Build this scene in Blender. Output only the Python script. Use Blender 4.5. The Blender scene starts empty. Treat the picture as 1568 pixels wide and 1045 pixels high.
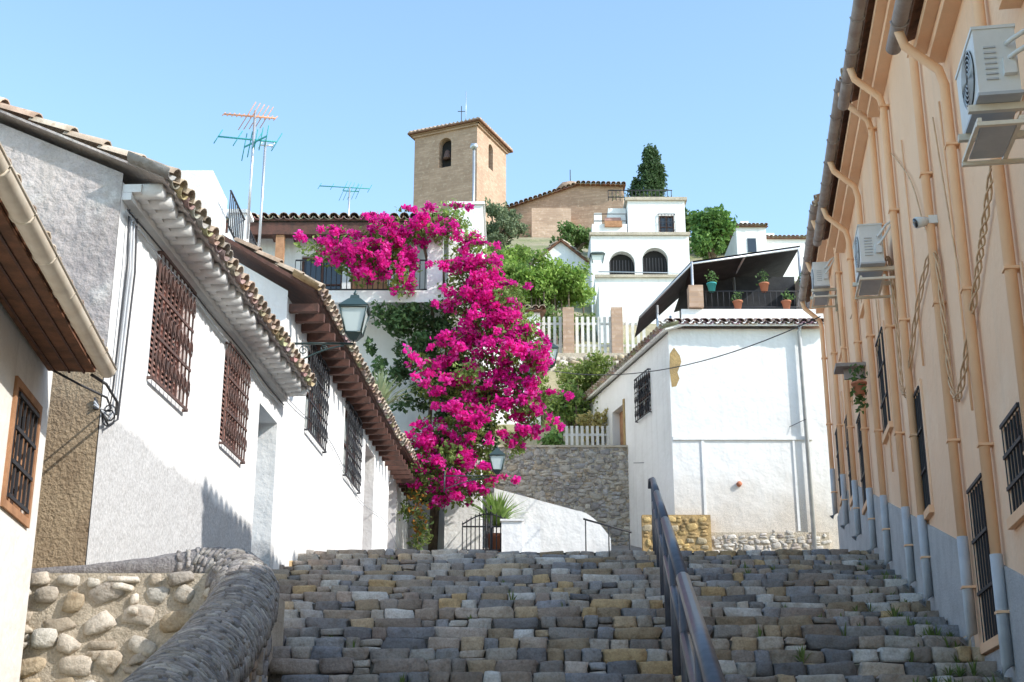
import bpy, math, random
import numpy as np
from mathutils import Vector, Matrix, noise
NR=np.random.RandomState(5)
scene=bpy.context.scene
# ------------------------------------------------------------------ materials
MATS={}
def mat(name,c1,c2=None,scale=2.0,lo=.4,hi=.65,rough=.9,bump=.25,bscale=25,attr=False,streak=0,metal=0,spec=.3,c3=None,s3=12,transl=0,fine=0.0,skirt=None,bdist=.02,uneven=0):
    m=bpy.data.materials.new(name); m.use_nodes=True
    nt=m.node_tree; N=nt.nodes; L=nt.links
    b=N['Principled BSDF']; b.inputs['Roughness'].default_value=rough; b.inputs['Metallic'].default_value=metal
    b.inputs['Specular IOR Level'].default_value=spec
    g=N.new('ShaderNodeNewGeometry'); pos=g.outputs['Position']
    def nz(sc,det=6,vec=pos,ro=.6):
        n=N.new('ShaderNodeTexNoise'); n.inputs['Scale'].default_value=sc; n.inputs['Detail'].default_value=det; n.inputs['Roughness'].default_value=ro
        L.new(vec,n.inputs['Vector']); return n.outputs['Fac']
    def rmp(fac,a,bb):
        r=N.new('ShaderNodeMapRange'); r.inputs['From Min'].default_value=a; r.inputs['From Max'].default_value=bb; r.clamp=True
        L.new(fac,r.inputs['Value']); return r.outputs['Result']
    def mix(fac,a,bb,mode='MIX'):
        x=N.new('ShaderNodeMix'); x.data_type='RGBA'; x.blend_type=mode
        if isinstance(fac,float): x.inputs[0].default_value=fac
        else: L.new(fac,x.inputs[0])
        for s,i in ((a,6),(bb,7)):
            if isinstance(s,tuple): x.inputs[i].default_value=(s[0],s[1],s[2],1)
            else: L.new(s,x.inputs[i])
        return x.outputs[2]
    col=tuple(c1)
    if c2: col=mix(rmp(nz(scale),lo,hi),tuple(c1),tuple(c2))
    if c3: col=mix(rmp(nz(s3,4),.55,.7),col,tuple(c3))
    if streak:
        mp=N.new('ShaderNodeMapping'); mp.inputs['Scale'].default_value=(4,4,.3); L.new(pos,mp.inputs['Vector'])
        f=rmp(nz(1.3,5,mp.outputs['Vector']),.52,.85)
        mm=N.new('ShaderNodeMath'); mm.operation='MULTIPLY'; mm.inputs[1].default_value=streak; L.new(f,mm.inputs[0])
        col=mix(mm.outputs[0],col,(.38,.34,.29))
    if skirt:
        sx=N.new('ShaderNodeSeparateXYZ'); L.new(pos,sx.inputs[0])
        ad=N.new('ShaderNodeMath'); ad.operation='MULTIPLY_ADD'; L.new(nz(1.2,5),ad.inputs[0]); ad.inputs[1].default_value=skirt[1]; L.new(sx.outputs['Z'],ad.inputs[2])
        col=mix(rmp(ad.outputs[0],skirt[0]+skirt[1]*.5+skirt[3],skirt[0]+skirt[1]*.5-.03),col,mix(rmp(nz(38,4,ro=.8),.40,.62),tuple(skirt[2]),tuple(x*.66 for x in skirt[2])))
    if fine: 
        col=mix(rmp(nz(60,3),.4,.75),col,mix(1.0,col,(1-fine,1-fine,1-fine),'MULTIPLY'))
    if attr:
        a=N.new('ShaderNodeAttribute'); a.attribute_name='Col'
        col=mix(1.0,col,a.outputs['Color'],'MULTIPLY')
    if isinstance(col,tuple): b.inputs['Base Color'].default_value=(*col,1)
    else: L.new(col,b.inputs['Base Color'])
    if bump:
        bp=N.new('ShaderNodeBump'); bp.inputs['Strength'].default_value=bump; bp.inputs['Distance'].default_value=bdist
        L.new(nz(bscale,8),bp.inputs['Height'])
        if uneven:
            b2=N.new('ShaderNodeBump'); b2.inputs['Strength'].default_value=uneven; b2.inputs['Distance'].default_value=.12
            L.new(nz(2.2,3),b2.inputs['Height']); L.new(b2.outputs['Normal'],bp.inputs['Normal'])
        L.new(bp.outputs['Normal'],b.inputs['Normal'])
    if transl:
        t=N.new('ShaderNodeBsdfTranslucent'); 
        if isinstance(col,tuple): t.inputs['Color'].default_value=(*col,1)
        else: L.new(col,t.inputs['Color'])
        ms=N.new('ShaderNodeMixShader'); ms.inputs[0].default_value=transl
        L.new(b.outputs[0],ms.inputs[1]); L.new(t.outputs[0],ms.inputs[2]); L.new(ms.outputs[0],N['Material Output'].inputs['Surface'])
    MATS[name]=m; return m
mat('white_plaster',(.84,.825,.80),(.77,.755,.73),1.2,.42,.7,bump=.4,bscale=9,streak=.26,fine=.05,bdist=.03,uneven=.3)
mat('white_plaster_skirt',(.84,.825,.80),(.78,.765,.74),1.0,.42,.7,bump=.45,bscale=10,streak=.26,fine=.05,skirt=(2.95,.35,(.62,.61,.60),.05),bdist=.03,uneven=.3)
mat('white_far',(.84,.825,.80),(.76,.745,.72),.8,.42,.7,bump=.3,bscale=6,streak=.3,uneven=.28)
mat('white_corner',(.84,.825,.80),(.785,.77,.745),.7,.42,.7,bump=.3,bscale=6,streak=.32,skirt=(5.6,1.6,(.72,.65,.57),1.3),uneven=.3)
mat('grey_render',(.60,.53,.49),(.34,.295,.285),.9,.40,.62,bump=.8,bscale=12,streak=.9,c3=(.70,.65,.60),s3=2.2,fine=.2,bdist=.04,uneven=.5)
mat('brown_render',(.46,.35,.23),(.33,.24,.155),2.2,.4,.65,bump=1,bscale=26,fine=.3,bdist=.04)
mat('peach_plaster',(.90,.60,.395),(.86,.56,.36),.9,.4,.7,bump=.25,bscale=16,streak=.14,fine=.04,c3=(.91,.64,.44),s3=.6,uneven=.25)
mat('peach_trim',(.89,.56,.34),(.85,.51,.30),2,bump=.1)
mat('grey_plinth',(.58,.575,.57),(.48,.475,.47),3,bump=.9,bscale=60,fine=.25)
mat('cream_paint',(.82,.73,.60),(.70,.59,.46),4,bump=.05,rough=.5,streak=.3)
mat('cream_wall',(.84,.81,.76),(.78,.735,.67),1.5,bump=.4,bscale=12,streak=.35,fine=.07,uneven=.3)
mat('mortar',(.16,.14,.12),(.10,.088,.075),5,bump=.8,bscale=30,fine=.3)
mat('light_mortar',(.60,.52,.41),(.46,.39,.30),4,bump=.9,bscale=30,fine=.3,bdist=.03)
mat('stone',(1,1,1),(.74,.72,.70),7,.35,.7,attr=True,bump=.8,bscale=26,fine=.28,c3=(.70,.65,.60),s3=14)
mat('pebble',(.34,.32,.31),(.22,.20,.20),14,.35,.65,bump=1,bscale=40,fine=.3,bdist=.03)
mat('tile',(1,1,1),(.62,.58,.53),6,.4,.7,attr=True,bump=.4,bscale=30,c3=(.58,.53,.46),s3=16)
mat('iron',(.04,.04,.045),None,bump=.1,rough=.55)
mat('rust_iron',(.15,.085,.07),(.09,.065,.06),9,bump=.2,rough=.7)
mat('rail_metal',(.075,.08,.10),(.05,.055,.068),8,rough=.38,spec=.6,bump=.06)
mat('red_shutter',(.52,.30,.25),(.42,.23,.19),8,bump=.2)
mat('brown_wood',(.13,.06,.045),(.08,.045,.035),9,bump=.3,rough=.7)
mat('soffit_wood',(.22,.10,.055),(.12,.06,.035),7,bump=.4,bscale=18,rough=.8)
mat('orange_wood',(.45,.24,.13),(.33,.17,.09),8,bump=.2)
mat('blue_door',(.30,.38,.46),(.22,.29,.36),6,bump=.2,rough=.6)
mat('dark_glass',(.03,.035,.045),None,rough=.12,spec=.7,bump=0)
mat('dark_inside',(.03,.028,.028),None,bump=0)
mat('grey_pipe',(.52,.53,.545),(.43,.445,.47),5,bump=.05,rough=.5)
mat('dark_gutter',(.27,.22,.20),(.36,.32,.30),5,bump=.1,rough=.5)
mat('ac_white',(.74,.73,.71),(.66,.65,.62),4,bump=.03,rough=.45,spec=.4,streak=.2)
mat('cable',(.06,.06,.065),None,bump=0,rough=.6)
mat('cable_tan',(.70,.48,.30),(.58,.38,.23),9,bump=.1,rough=.7)
mat('lamp_green',(.035,.06,.055),None,bump=.05,rough=.4,spec=.6)
mat('lamp_glass',(.58,.64,.62),None,bump=0,rough=.15,spec=.8)
mat('tarp',(.035,.037,.042),(.055,.057,.062),3,bump=.2)
mat('brick',(.52,.365,.27),(.43,.295,.215),1.0,.4,.65,attr=True,bump=.5,bscale=3,c3=(.60,.46,.35),s3=6)
mat('ochre_stone',(.50,.34,.15),(.34,.24,.12),4,bump=.9,bscale=18,fine=.3)
mat('leaf',(1,1,1),None,attr=True,bump=0,rough=.55,spec=.35,transl=.38)
mat('bract',(1,1,1),None,attr=True,bump=0,rough=.7,spec=.1,transl=.5)
mat('bark',(.20,.15,.10),(.12,.09,.065),9,bump=.8)
mat('ground_soil',(.34,.29,.19),(.21,.22,.10),.35,.4,.62,bump=.7,bscale=4,c3=(.40,.34,.20),s3=1.5,bdist=.15)
mat('paving',(.30,.28,.26),(.22,.20,.19),6,bump=.9,bscale=14,fine=.3)
mat('terracotta',(.48,.19,.11),None,bump=.1)
mat('alu',(.55,.56,.58),None,metal=.7,rough=.4,bump=0)
mat('teal',(.05,.33,.33),None,rough=.6,bump=0)
mat('orange_p',(.7,.34,.2),None,rough=.6,bump=0)
mat('light_fence',(.72,.69,.64),(.60,.56,.50),5,bump=.1)

def brickify(m):
    nt=m.node_tree;N=nt.nodes;L=nt.links;b=N['Principled BSDF']
    g=N.new('ShaderNodeNewGeometry');sx=N.new('ShaderNodeSeparateXYZ');L.new(g.outputs['Position'],sx.inputs[0])
    ad=N.new('ShaderNodeMath');ad.operation='ADD';L.new(sx.outputs[0],ad.inputs[0]);L.new(sx.outputs[1],ad.inputs[1])
    cb=N.new('ShaderNodeCombineXYZ');L.new(ad.outputs[0],cb.inputs[0]);L.new(sx.outputs[2],cb.inputs[1])
    bt=N.new('ShaderNodeTexBrick');bt.inputs['Scale'].default_value=1;bt.inputs['Brick Width'].default_value=.42;bt.inputs['Row Height'].default_value=.13;bt.inputs['Mortar Size'].default_value=.02
    bt.inputs['Color1'].default_value=(1,1,1,1);bt.inputs['Color2'].default_value=(.72,.70,.68,1);bt.inputs['Mortar'].default_value=(.85,.80,.72,1)
    L.new(cb.outputs[0],bt.inputs['Vector'])
    src=b.inputs['Base Color'].links[0].from_socket
    x=N.new('ShaderNodeMix');x.data_type='RGBA';x.blend_type='MULTIPLY';x.inputs[0].default_value=.8
    L.new(src,x.inputs[6]);L.new(bt.outputs['Color'],x.inputs[7]);L.new(x.outputs[2],b.inputs['Base Color'])
brickify(MATS['brick'])

# ------------------------------------------------------------------ mesh builder
class MB:
    def __init__(s): s.v=[];s.f=[];s.m=[];s.c=[];s.s=[]
    def add(s,vs,fs,m,col=(1,1,1),smooth=False):
        b=len(s.v); s.v.extend([tuple(map(float,p)) for p in vs])
        for f in fs:
            s.f.append(tuple(i+b for i in f)); s.m.append(m); s.c.append(col); s.s.append(smooth)
    def addn(s,V,Fa,m,cols,smooth=False):
        b=len(s.v); s.v.extend(V.tolist()); F2=(Fa+b).tolist(); s.f.extend(F2); n=len(F2)
        s.m.extend([m]*n); s.c.extend([tuple(c) for c in cols.tolist()]); s.s.extend([smooth]*n)
    def hexa(s,p,m,col=(1,1,1)):
        s.add(p,[(0,3,2,1),(4,5,6,7),(0,1,5,4),(1,2,6,5),(2,3,7,6),(3,0,4,7)],m,col)
    def box(s,x0,x1,y0,y1,z0,z1,m,col=(1,1,1)):
        s.hexa([(x0,y0,z0),(x1,y0,z0),(x1,y1,z0),(x0,y1,z0),(x0,y0,z1),(x1,y0,z1),(x1,y1,z1),(x0,y1,z1)],m,col)
    def fb(s,F,s0,s1,o0,o1,z0,z1,m,col=(1,1,1)):
        s.hexa([F.P(s0,o0,z0),F.P(s1,o0,z0),F.P(s1,o1,z0),F.P(s0,o1,z0),F.P(s0,o0,z1),F.P(s1,o0,z1),F.P(s1,o1,z1),F.P(s0,o1,z1)],m,col)
    def quad(s,a,b,c,d,m,col=(1,1,1)): s.add([a,b,c,d],[(0,1,2,3)],m,col)
    def tube(s,path,r,m,n=8,col=(1,1,1),rads=None,cap=True,arc=None):
        P=[Vector(p) for p in path]; vs=[];fs=[]
        k=len(P)
        for i,p in enumerate(P):
            t=(P[min(i+1,k-1)]-P[max(i-1,0)]).normalized()
            up=Vector((0,0,1)) if abs(t.z)<.95 else Vector((1,0,0))
            a=t.cross(up).normalized(); bb=a.cross(t).normalized()
            rr=rads[i] if rads else r
            for j in range(n):
                if arc: th=arc[0]+(arc[1]-arc[0])*j/(n-1)
                else: th=2*math.pi*j/n
                vs.append(p+a*math.cos(th)*rr+bb*math.sin(th)*rr)
        for i in range(k-1):
            for j in range(n-1 if arc else n):
                j2=(j+1)%n
                fs.append((i*n+j,i*n+j2,(i+1)*n+j2,(i+1)*n+j))
        if cap and not arc: fs.append(tuple(range(n))[::-1]); fs.append(tuple((k-1)*n+j for j in range(n)))
        s.add(vs,fs,m,col,True)
    def build(s,name,parent=None):
        me=bpy.data.meshes.new(name); me.from_pydata(s.v,[],s.f)
        names=sorted(set(s.m)); 
        for n in names: me.materials.append(MATS[n])
        ix={n:i for i,n in enumerate(names)}
        me.polygons.foreach_set('material_index',[ix[a] for a in s.m])
        me.polygons.foreach_set('use_smooth',s.s)
        lt=np.array([len(f) for f in s.f]); ca=me.color_attributes.new('Col','FLOAT_COLOR','CORNER')
        C=np.repeat(np.array(s.c,dtype=np.float32),lt,axis=0); C=np.hstack([C,np.ones((len(C),1),np.float32)])
        ca.data.foreach_set('color',C.ravel()); me.update()
        o=bpy.data.objects.new(name,me); scene.collection.objects.link(o)
        if parent: o.parent=parent; o.location=-parent.location
        return o
class Obj:
    def __init__(s,name,loc): s.name=name; s.loc=loc; s.p={}
    def __getitem__(s,k):
        if k not in s.p: s.p[k]=MB()
        return s.p[k]
    def done(s):
        e=bpy.data.objects.new(s.name,None); e.location=s.loc; e.empty_display_size=.3; scene.collection.objects.link(e)
        for k,m in s.p.items(): m.build(k,e)
class Fr:
    def __init__(s,O,T,N):
        s.O=O;s.T=T;l=math.hypot(*N);s.N=(N[0]/l,N[1]/l)
    def P(s,a,o,z): return (s.O[0]+s.T[0]*a+s.N[0]*o, s.O[1]+s.T[1]*a+s.N[1]*o, z)
def wall(mb,F,s0,s1,z0,z1,ops,m,depth=.2,o=0,mr=None):
    ss=sorted(set([s0,s1]+[v for q in ops for v in q[:2]])); zz=sorted(set([z0,z1]+[v for q in ops for v in q[2:4]]))
    for i in range(len(ss)-1):
        for j in range(len(zz)-1):
            cs=(ss[i]+ss[i+1])/2; cz=(zz[j]+zz[j+1])/2
            if any(q[0]<cs<q[1] and q[2]<cz<q[3] for q in ops): continue
            mb.quad(F.P(ss[i],o,zz[j]),F.P(ss[i+1],o,zz[j]),F.P(ss[i+1],o,zz[j+1]),F.P(ss[i],o,zz[j+1]),m)
    for q in ops:
        a,b,c,d=q[:4]; k=q[4] if len(q)>4 else depth; M=mr or m
        mb.quad(F.P(a,o,c),F.P(a,o-k,c),F.P(a,o-k,d),F.P(a,o,d),M); mb.quad(F.P(b,o,c),F.P(b,o,d),F.P(b,o-k,d),F.P(b,o-k,c),M)
        mb.quad(F.P(a,o,d),F.P(a,o-k,d),F.P(b,o-k,d),F.P(b,o,d),M); mb.quad(F.P(a,o,c),F.P(b,o,c),F.P(b,o-k,c),F.P(a,o-k,c),M)
        mb.quad(F.P(a,o-k-.01,c),F.P(b,o-k-.01,c),F.P(b,o-k-.01,d),F.P(a,o-k-.01,d),'dark_inside')
def window(ob,F,a,b,c,d,k=.14,fm='brown_wood',glass='dark_glass',t=.05):
    W=ob['window_frames']; G=ob['window_glass']
    G.fb(F,a,b,-k-.004,-k+.01,c,d,glass)
    W.fb(F,a,a+t,-k+.012,-k+.06,c,d,fm);W.fb(F,b-t,b,-k+.012,-k+.06,c,d,fm)
    W.fb(F,a+t,b-t,-k+.012,-k+.06,c,c+t,fm);W.fb(F,a+t,b-t,-k+.012,-k+.06,d-t,d,fm)
    m=(a+b)/2; W.fb(F,m-t/2,m+t/2,-k+.012,-k+.055,c+t,d-t,fm)
    z=(c+d)/2; W.fb(F,a+t,m-t/2,-k+.014,-k+.045,z-t/3,z+t/3,fm);W.fb(F,m+t/2,b-t,-k+.014,-k+.045,z-t/3,z+t/3,fm)
def grille(ob,F,a,b,c,d,o=.08,m='iron',n=8,orn=True,th=.016):
    g=ob['window_grilles']
    for z in (c,d,(c*2+d)/3,(c+2*d)/3): g.fb(F,a,b,o-.006,o+.01,z-.014,z+.014,m)
    for i in range(n+1):
        s=a+(b-a)*i/n; g.fb(F,s-th/2,s+th/2,o-.018,o-.002,c,d,m)
    for z in (c,d):
        for s in (a,b): g.fb(F,s-.012,s+.012,0.001,o,z-.012,z+.012,m)
    if orn:
        for k in range(n):
            s=a+(b-a)*(k+.5)/n
            for zc in (c+(d-c)/6,(c+d)/2,d-(d-c)/6):
                r=min((b-a)/n*.42,.06)
                g.tube([F.P(s+r*math.cos(t),o+.012,zc+r*1.6*math.sin(t)) for t in np.linspace(0,2*math.pi,9)],.008,m,4,cap=False)
def louver(ob,F,a,b,c,d,k,m='red_shutter'):
    W=ob['shutters']; z=c+.04; t=.05
    W.fb(F,a,a+t,-k,-k+.04,c,d,m);W.fb(F,b-t,b,-k,-k+.04,c,d,m);W.fb(F,(a+b)/2-t/2,(a+b)/2+t/2,-k,-k+.04,c,d,m)
    while z<d-.04:
        W.hexa([F.P(a+t,-k+.03,z-.01),F.P(b-t,-k+.03,z-.01),F.P(b-t,-k-.0,z+.03),F.P(a+t,-k-.0,z+.03),F.P(a+t,-k+.035,z),F.P(b-t,-k+.035,z),F.P(b-t,-k+.005,z+.04),F.P(a+t,-k+.005,z+.04)],m); z+=.055
TC=[(.60,.50,.40),(.52,.42,.33),(.66,.57,.46),(.46,.35,.27),(.58,.48,.36),(.42,.37,.32),(.60,.44,.34)]
def tiles(mb,A,B,V,L,seed=1,pitch=.21,row=.34,cols=TC,under=True,slab='soffit_wood',st=.05,thick=.014,rag=.03):
    rr=random.Random(seed)
    A=Vector(A);B=Vector(B);V=Vector(V).normalized(); U=(B-A); W=U.length; U.normalize(); N=U.cross(V).normalized()
    if N.z<0: N=-N
    n=max(1,int(round(W/pitch))); p=W/n; nr=max(1,int(L/row)); r=p*.47
    a0=A-N*(.03+st); 
    pts=[a0+V*.03,a0+U*W+V*.03,a0+U*W+V*L,a0+V*L]; top=[q+N*st for q in pts]
    mb.hexa(pts+top,slab)
    seg=6
    for i in range(n):
        c0=A+U*(p*(i+.5)); 
        for j in range(nr):
            col=rr.choice(cols); k=rr.uniform(.72,1.15); col=tuple(x*k for x in col)
            j0=j*row-(rr.uniform(0,rag) if j==0 else rr.uniform(0,.02)); c=c0+V*j0+N*(rr.uniform(0,.01)); e=c0+V*((j+1)*row+.03)
            jx=U*rr.uniform(-.01,.01)
            vs=[];fs=[]
            for (q,ra,h) in ((c+jx,r,.02),(e,r*.82,-.01)):
                for t in range(seg+1):
                    th=math.pi*t/seg; vs.append(q+U*math.cos(th)*ra+N*(math.sin(th)*ra*.85+h))
            m1=seg+1
            for t in range(seg): fs.append((t,t+1,m1+t+1,m1+t))
            b2=len(vs)
            for t in range(seg+1):
                th=math.pi*t/seg; vs.append(c+jx+U*math.cos(th)*(r-thick)+N*(math.sin(th)*(r-thick)*.85+.02))
            for t in range(seg): fs.append((t,b2+t,b2+t+1,t+1))
            if j==0:
                b3=len(vs)
                for t in range(seg+1):
                    th=math.pi*t/seg; vs.append(c+V*.3+U*math.cos(th)*(r-thick)+N*(math.sin(th)*(r-thick)*.85+.02))
                for t in range(seg): fs.append((b2+t,b3+t,b3+t+1,b2+t+1))
            mb.add(vs,fs,'tile',col,True)
        if under:
            c=A+U*(p*i)-V*rr.uniform(-.01,.03); col=tuple(x*rr.uniform(.7,1.05) for x in rr.choice(cols)); vs=[];fs=[]
            for (q,ra,nn) in ((c,r,0),(c+V*.4,r,0),(c,r-thick,0),(c+V*.4,r-thick,0)):
                for t in range(seg+1):
                    th=math.pi*t/seg; vs.append(q+U*math.cos(th)*ra+N*(.03-math.sin(th)*ra*.7))
            m1=seg+1
            for t in range(seg): fs+= [(t,m1+t,m1+t+1,t+1),(2*m1+t,2*m1+t+1,3*m1+t+1,3*m1+t),(t,t+1,2*m1+t+1,2*m1+t)]
            mb.add(vs,fs,'tile',col,True)
def template(n=3,k=.55):
    vs={};V=[];F=[]
    for ax in range(3):
        for sg in (-1,1):
            g={}
            for i in range(n+1):
                for j in range(n+1):
                    q=[0,0,0]; q[ax]=sg; q[(ax+1)%3]=-1+2*i/n; q[(ax+2)%3]=-1+2*j/n
                    key=tuple(round(x,4) for x in q)
                    if key not in vs:
                        w=Vector(q); s=w.normalized()*1.15; w=w*(1-k)+s*k; vs[key]=len(V); V.append(tuple(w))
                    g[i,j]=vs[key]
            for i in range(n):
                for j in range(n):
                    f=(g[i,j],g[i+1,j],g[i+1,j+1],g[i,j+1]); F.append(f if sg>0 else f[::-1])
    return np.array(V),np.array(F)
TV,TF=template(3,.5)
TVB,TFB=template(4,.20)
def stone(mb,c,U,V,N,su,sv,sn,col,rot=0,jit=.12,blk=False):
    T_,F_=(TVB,TFB) if blk else (TV,TF)
    W=T_.copy()
    W=W+ (np.sin(W@ (NR.uniform(-2,2,(3,3)))+NR.uniform(0,6,3)))*jit + NR.uniform(-jit*.35,jit*.35,W.shape)
    ca,sa=math.cos(rot),math.sin(rot)
    x=W[:,0]*su; y=W[:,1]*sv; x,y=x*ca-y*sa,x*sa+y*ca
    P=np.outer(x,np.array(U))+np.outer(y,np.array(V))+np.outer(W[:,2]*sn,np.array(N))+np.array(c)
    mb.addn(P,F_,'stone',np.tile(np.array(col),(len(F_),1)),True)
SC=[(.47,.41,.35),(.50,.42,.34),(.36,.35,.355),(.40,.385,.375),(.54,.48,.41),(.60,.56,.51),(.50,.39,.27),(.42,.345,.285),(.30,.295,.31),(.49,.41,.35),(.44,.405,.37),(.36,.315,.28),(.52,.48,.44),(.47,.38,.32),(.55,.42,.28),(.33,.315,.315)]
SL=[(.66,.58,.48),(.70,.64,.55),(.56,.48,.38),(.74,.70,.62),(.58,.47,.33),(.48,.43,.37),(.66,.59,.50)]
SG=[(.50,.45,.40),(.43,.40,.36),(.54,.49,.42),(.38,.35,.33),(.58,.52,.44),(.50,.41,.31),(.46,.44,.43)]
def rubble(mb,O,U,V,N,w,h,size,cols,seed=3,top=None,proud=.02,deep=.07,jit=.14,blk=False,rmax=.3):
    rr=random.Random(seed); O=Vector(O);U=Vector(U).normalized();V=Vector(V).normalized();N=Vector(N).normalized()
    z=0
    while z<h:
        rh=size*rr.uniform(.5,1.0); x=-rr.uniform(0,size)
        while x<w:
            rw=size*rr.uniform(.5,1.8)
            cx=x+rw/2; cz=z+rh/2+rr.uniform(-.3,.3)*rh
            if 0<cx<w and (top is None or cz+rh*.3<top(cx)) and cz<h:
                k=rr.uniform(.8,1.15); c=tuple(q*k for q in rr.choice(cols)); f=rr.uniform(.66,.98)
                if rr.random()<.35:
                    for dz in (-.25,.25):
                        k2=rr.uniform(.8,1.2)
                        stone(mb,O+U*cx+V*(cz+dz*rh)+N*proud*rr.uniform(-.6,1),U,V,N,rw*.43*rr.uniform(.6,1),rh*.21,deep,tuple(q*k2 for q in c),rr.uniform(-.25,.25),jit,blk)
                else: stone(mb,O+U*cx+V*cz+N*proud*rr.uniform(-.6,1),U,V,N,rw*.46*f,rh*.47*f,deep,c,rr.uniform(-rmax,rmax),jit,blk)
            x+=rw
        z+=rh
def leaves(mb,cl,dens,size,m,cA,cB,seed=1,shell=.45,asp=.55,droop=0):
    rs=np.random.RandomState(seed)
    cA=np.array(cA);cB=np.array(cB)
    for c in cl:
        x,y,z,rx,ry,rz=c[:6]; n=int(dens*rx*rz*4)
        d=rs.normal(size=(n,3)); d/=np.linalg.norm(d,axis=1)[:,None]
        r=rs.uniform(0,1,n)**shell; 
        r=r*(1+.22*np.sin(d[:,0]*5+c[0]*3)*np.cos(d[:,2]*6+c[2]*2))+rs.normal(size=n)*.07
        P=np.array([x,y,z])+d*r[:,None]*np.array([rx,ry,rz])
        a=rs.normal(size=(n,3))+d*.5+np.array([0,0,-droop]); a/=np.linalg.norm(a,axis=1)[:,None]
        b=np.cross(a,rs.normal(size=(n,3))); b/=np.linalg.norm(b,axis=1)[:,None]
        nn=np.cross(a,b); s=size*rs.uniform(.6,1.35,n)[:,None]
        v0=P-a*s*.5; v2=P+a*s*.5; v1=P+b*s*asp*.5+nn*s*.12; v3=P-b*s*asp*.5+nn*s*.12
        V=np.stack([v0,v1,v2,v3],1).reshape(-1,3); F=np.arange(n*4).reshape(n,4)
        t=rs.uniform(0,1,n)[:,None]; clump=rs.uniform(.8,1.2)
        col=(cA*(1-t)+cB*t)*clump*(.65+.35*np.clip(r,0,1))[:,None]  # inner leaves coloured darker: shade inside the clump painted in
        mb.addn(V,F,m,np.clip(col,0,.95))
def spikes(mb,c,n,L,w,col,seed=0,up=.5,m='leaf'):
    rr=random.Random(seed); c=Vector(c)
    for i in range(n):
        th=rr.uniform(0,6.28); el=rr.uniform(.1,1.45)*up+ .3
        d=Vector((math.cos(th)*math.cos(el),math.sin(th)*math.cos(el),math.sin(el))); l=L*rr.uniform(.7,1.1); s=d.cross(Vector((0,0,1))).normalized()*w
        mid=c+d*l*.5+Vector((0,0,.05*l)); k=rr.uniform(.7,1.2); e=c+d*l-Vector((0,0,.12*l))
        mb.add([c-s*.6,c+s*.6,mid+s,mid-s,e],[(0,1,2,3),(3,2,4)],m,tuple(q*k for q in col))
def pot(mb,x,y,z,r,h,m='terracotta'):
    n=12;vs=[];fs=[]
    prof=[(0,0),(r*.7,0),(r,h*.85),(r*1.12,h*.85),(r*1.12,h),(r*.9,h),(r*.85,h*.8),(0,h*.8)]
    for q in prof:
        for j in range(n): vs.append((x+q[0]*math.cos(6.2832*j/n),y+q[0]*math.sin(6.2832*j/n),z+q[1]))
    for i in range(len(prof)-1):
        for j in range(n): fs.append((i*n+j,i*n+(j+1)%n,(i+1)*n+(j+1)%n,(i+1)*n+j))
    mb.add(vs,fs,m,(1,1,1),True)

# ------------------------------------------------------------------ terrain
prof=[(-3000,-6),(-60,-4),(-10,-1.85),(1.8,-1.85),(20,2.95),(25,3.8),(30,4.75),(33,5.4),(33.5,7.9),(37,10.0),(39.5,12.1),(46,15.6),(50,17.4),(56,20.6),(60,22.6),(70,28),(80,33),(92,34.5),(130,24),(260,0),(700,-6),(4000,-10)]
def gz(x,y):
    for (a,b),(c,d) in zip(prof,prof[1:]):
        if a<=y<=c:
            z=b+(d-b)*(y-a)/(c-a); break
    else: z=-10
    if y>36 and abs(x-5)>40: z-= min(1,(abs(x-5)-40)/120)*max(0,z)*.7
    if y>34: z+= noise.noise(Vector((x*.25,y*.25,0)))*.35
    return z
g=MB()
xs=[-3000,-900,-300,-120,-60,-40]+[x for x in np.arange(-30,31,1.5)]+[40,60,120,300,900,3000]
ys=[-3000,-600,-120,-60,-10,1.8]+list(np.arange(4,33,2))+[33,33.5]+list(np.arange(35,96,1.5))+[105,130,170,260,400,700,1500,4000]
vs=[(x,y,gz(x,y)) for y in ys for x in xs]; nx=len(xs)
g.add(vs,[(j*nx+i,j*nx+i+1,(j+1)*nx+i+1,(j+1)*nx+i) for j in range(len(ys)-1) for i in range(nx-1)],'ground_soil',smooth=True)
g.build('ground')

RX=lambda y:2.15+.155*y
LX=lambda y:-3.94+.0525*y
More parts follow.
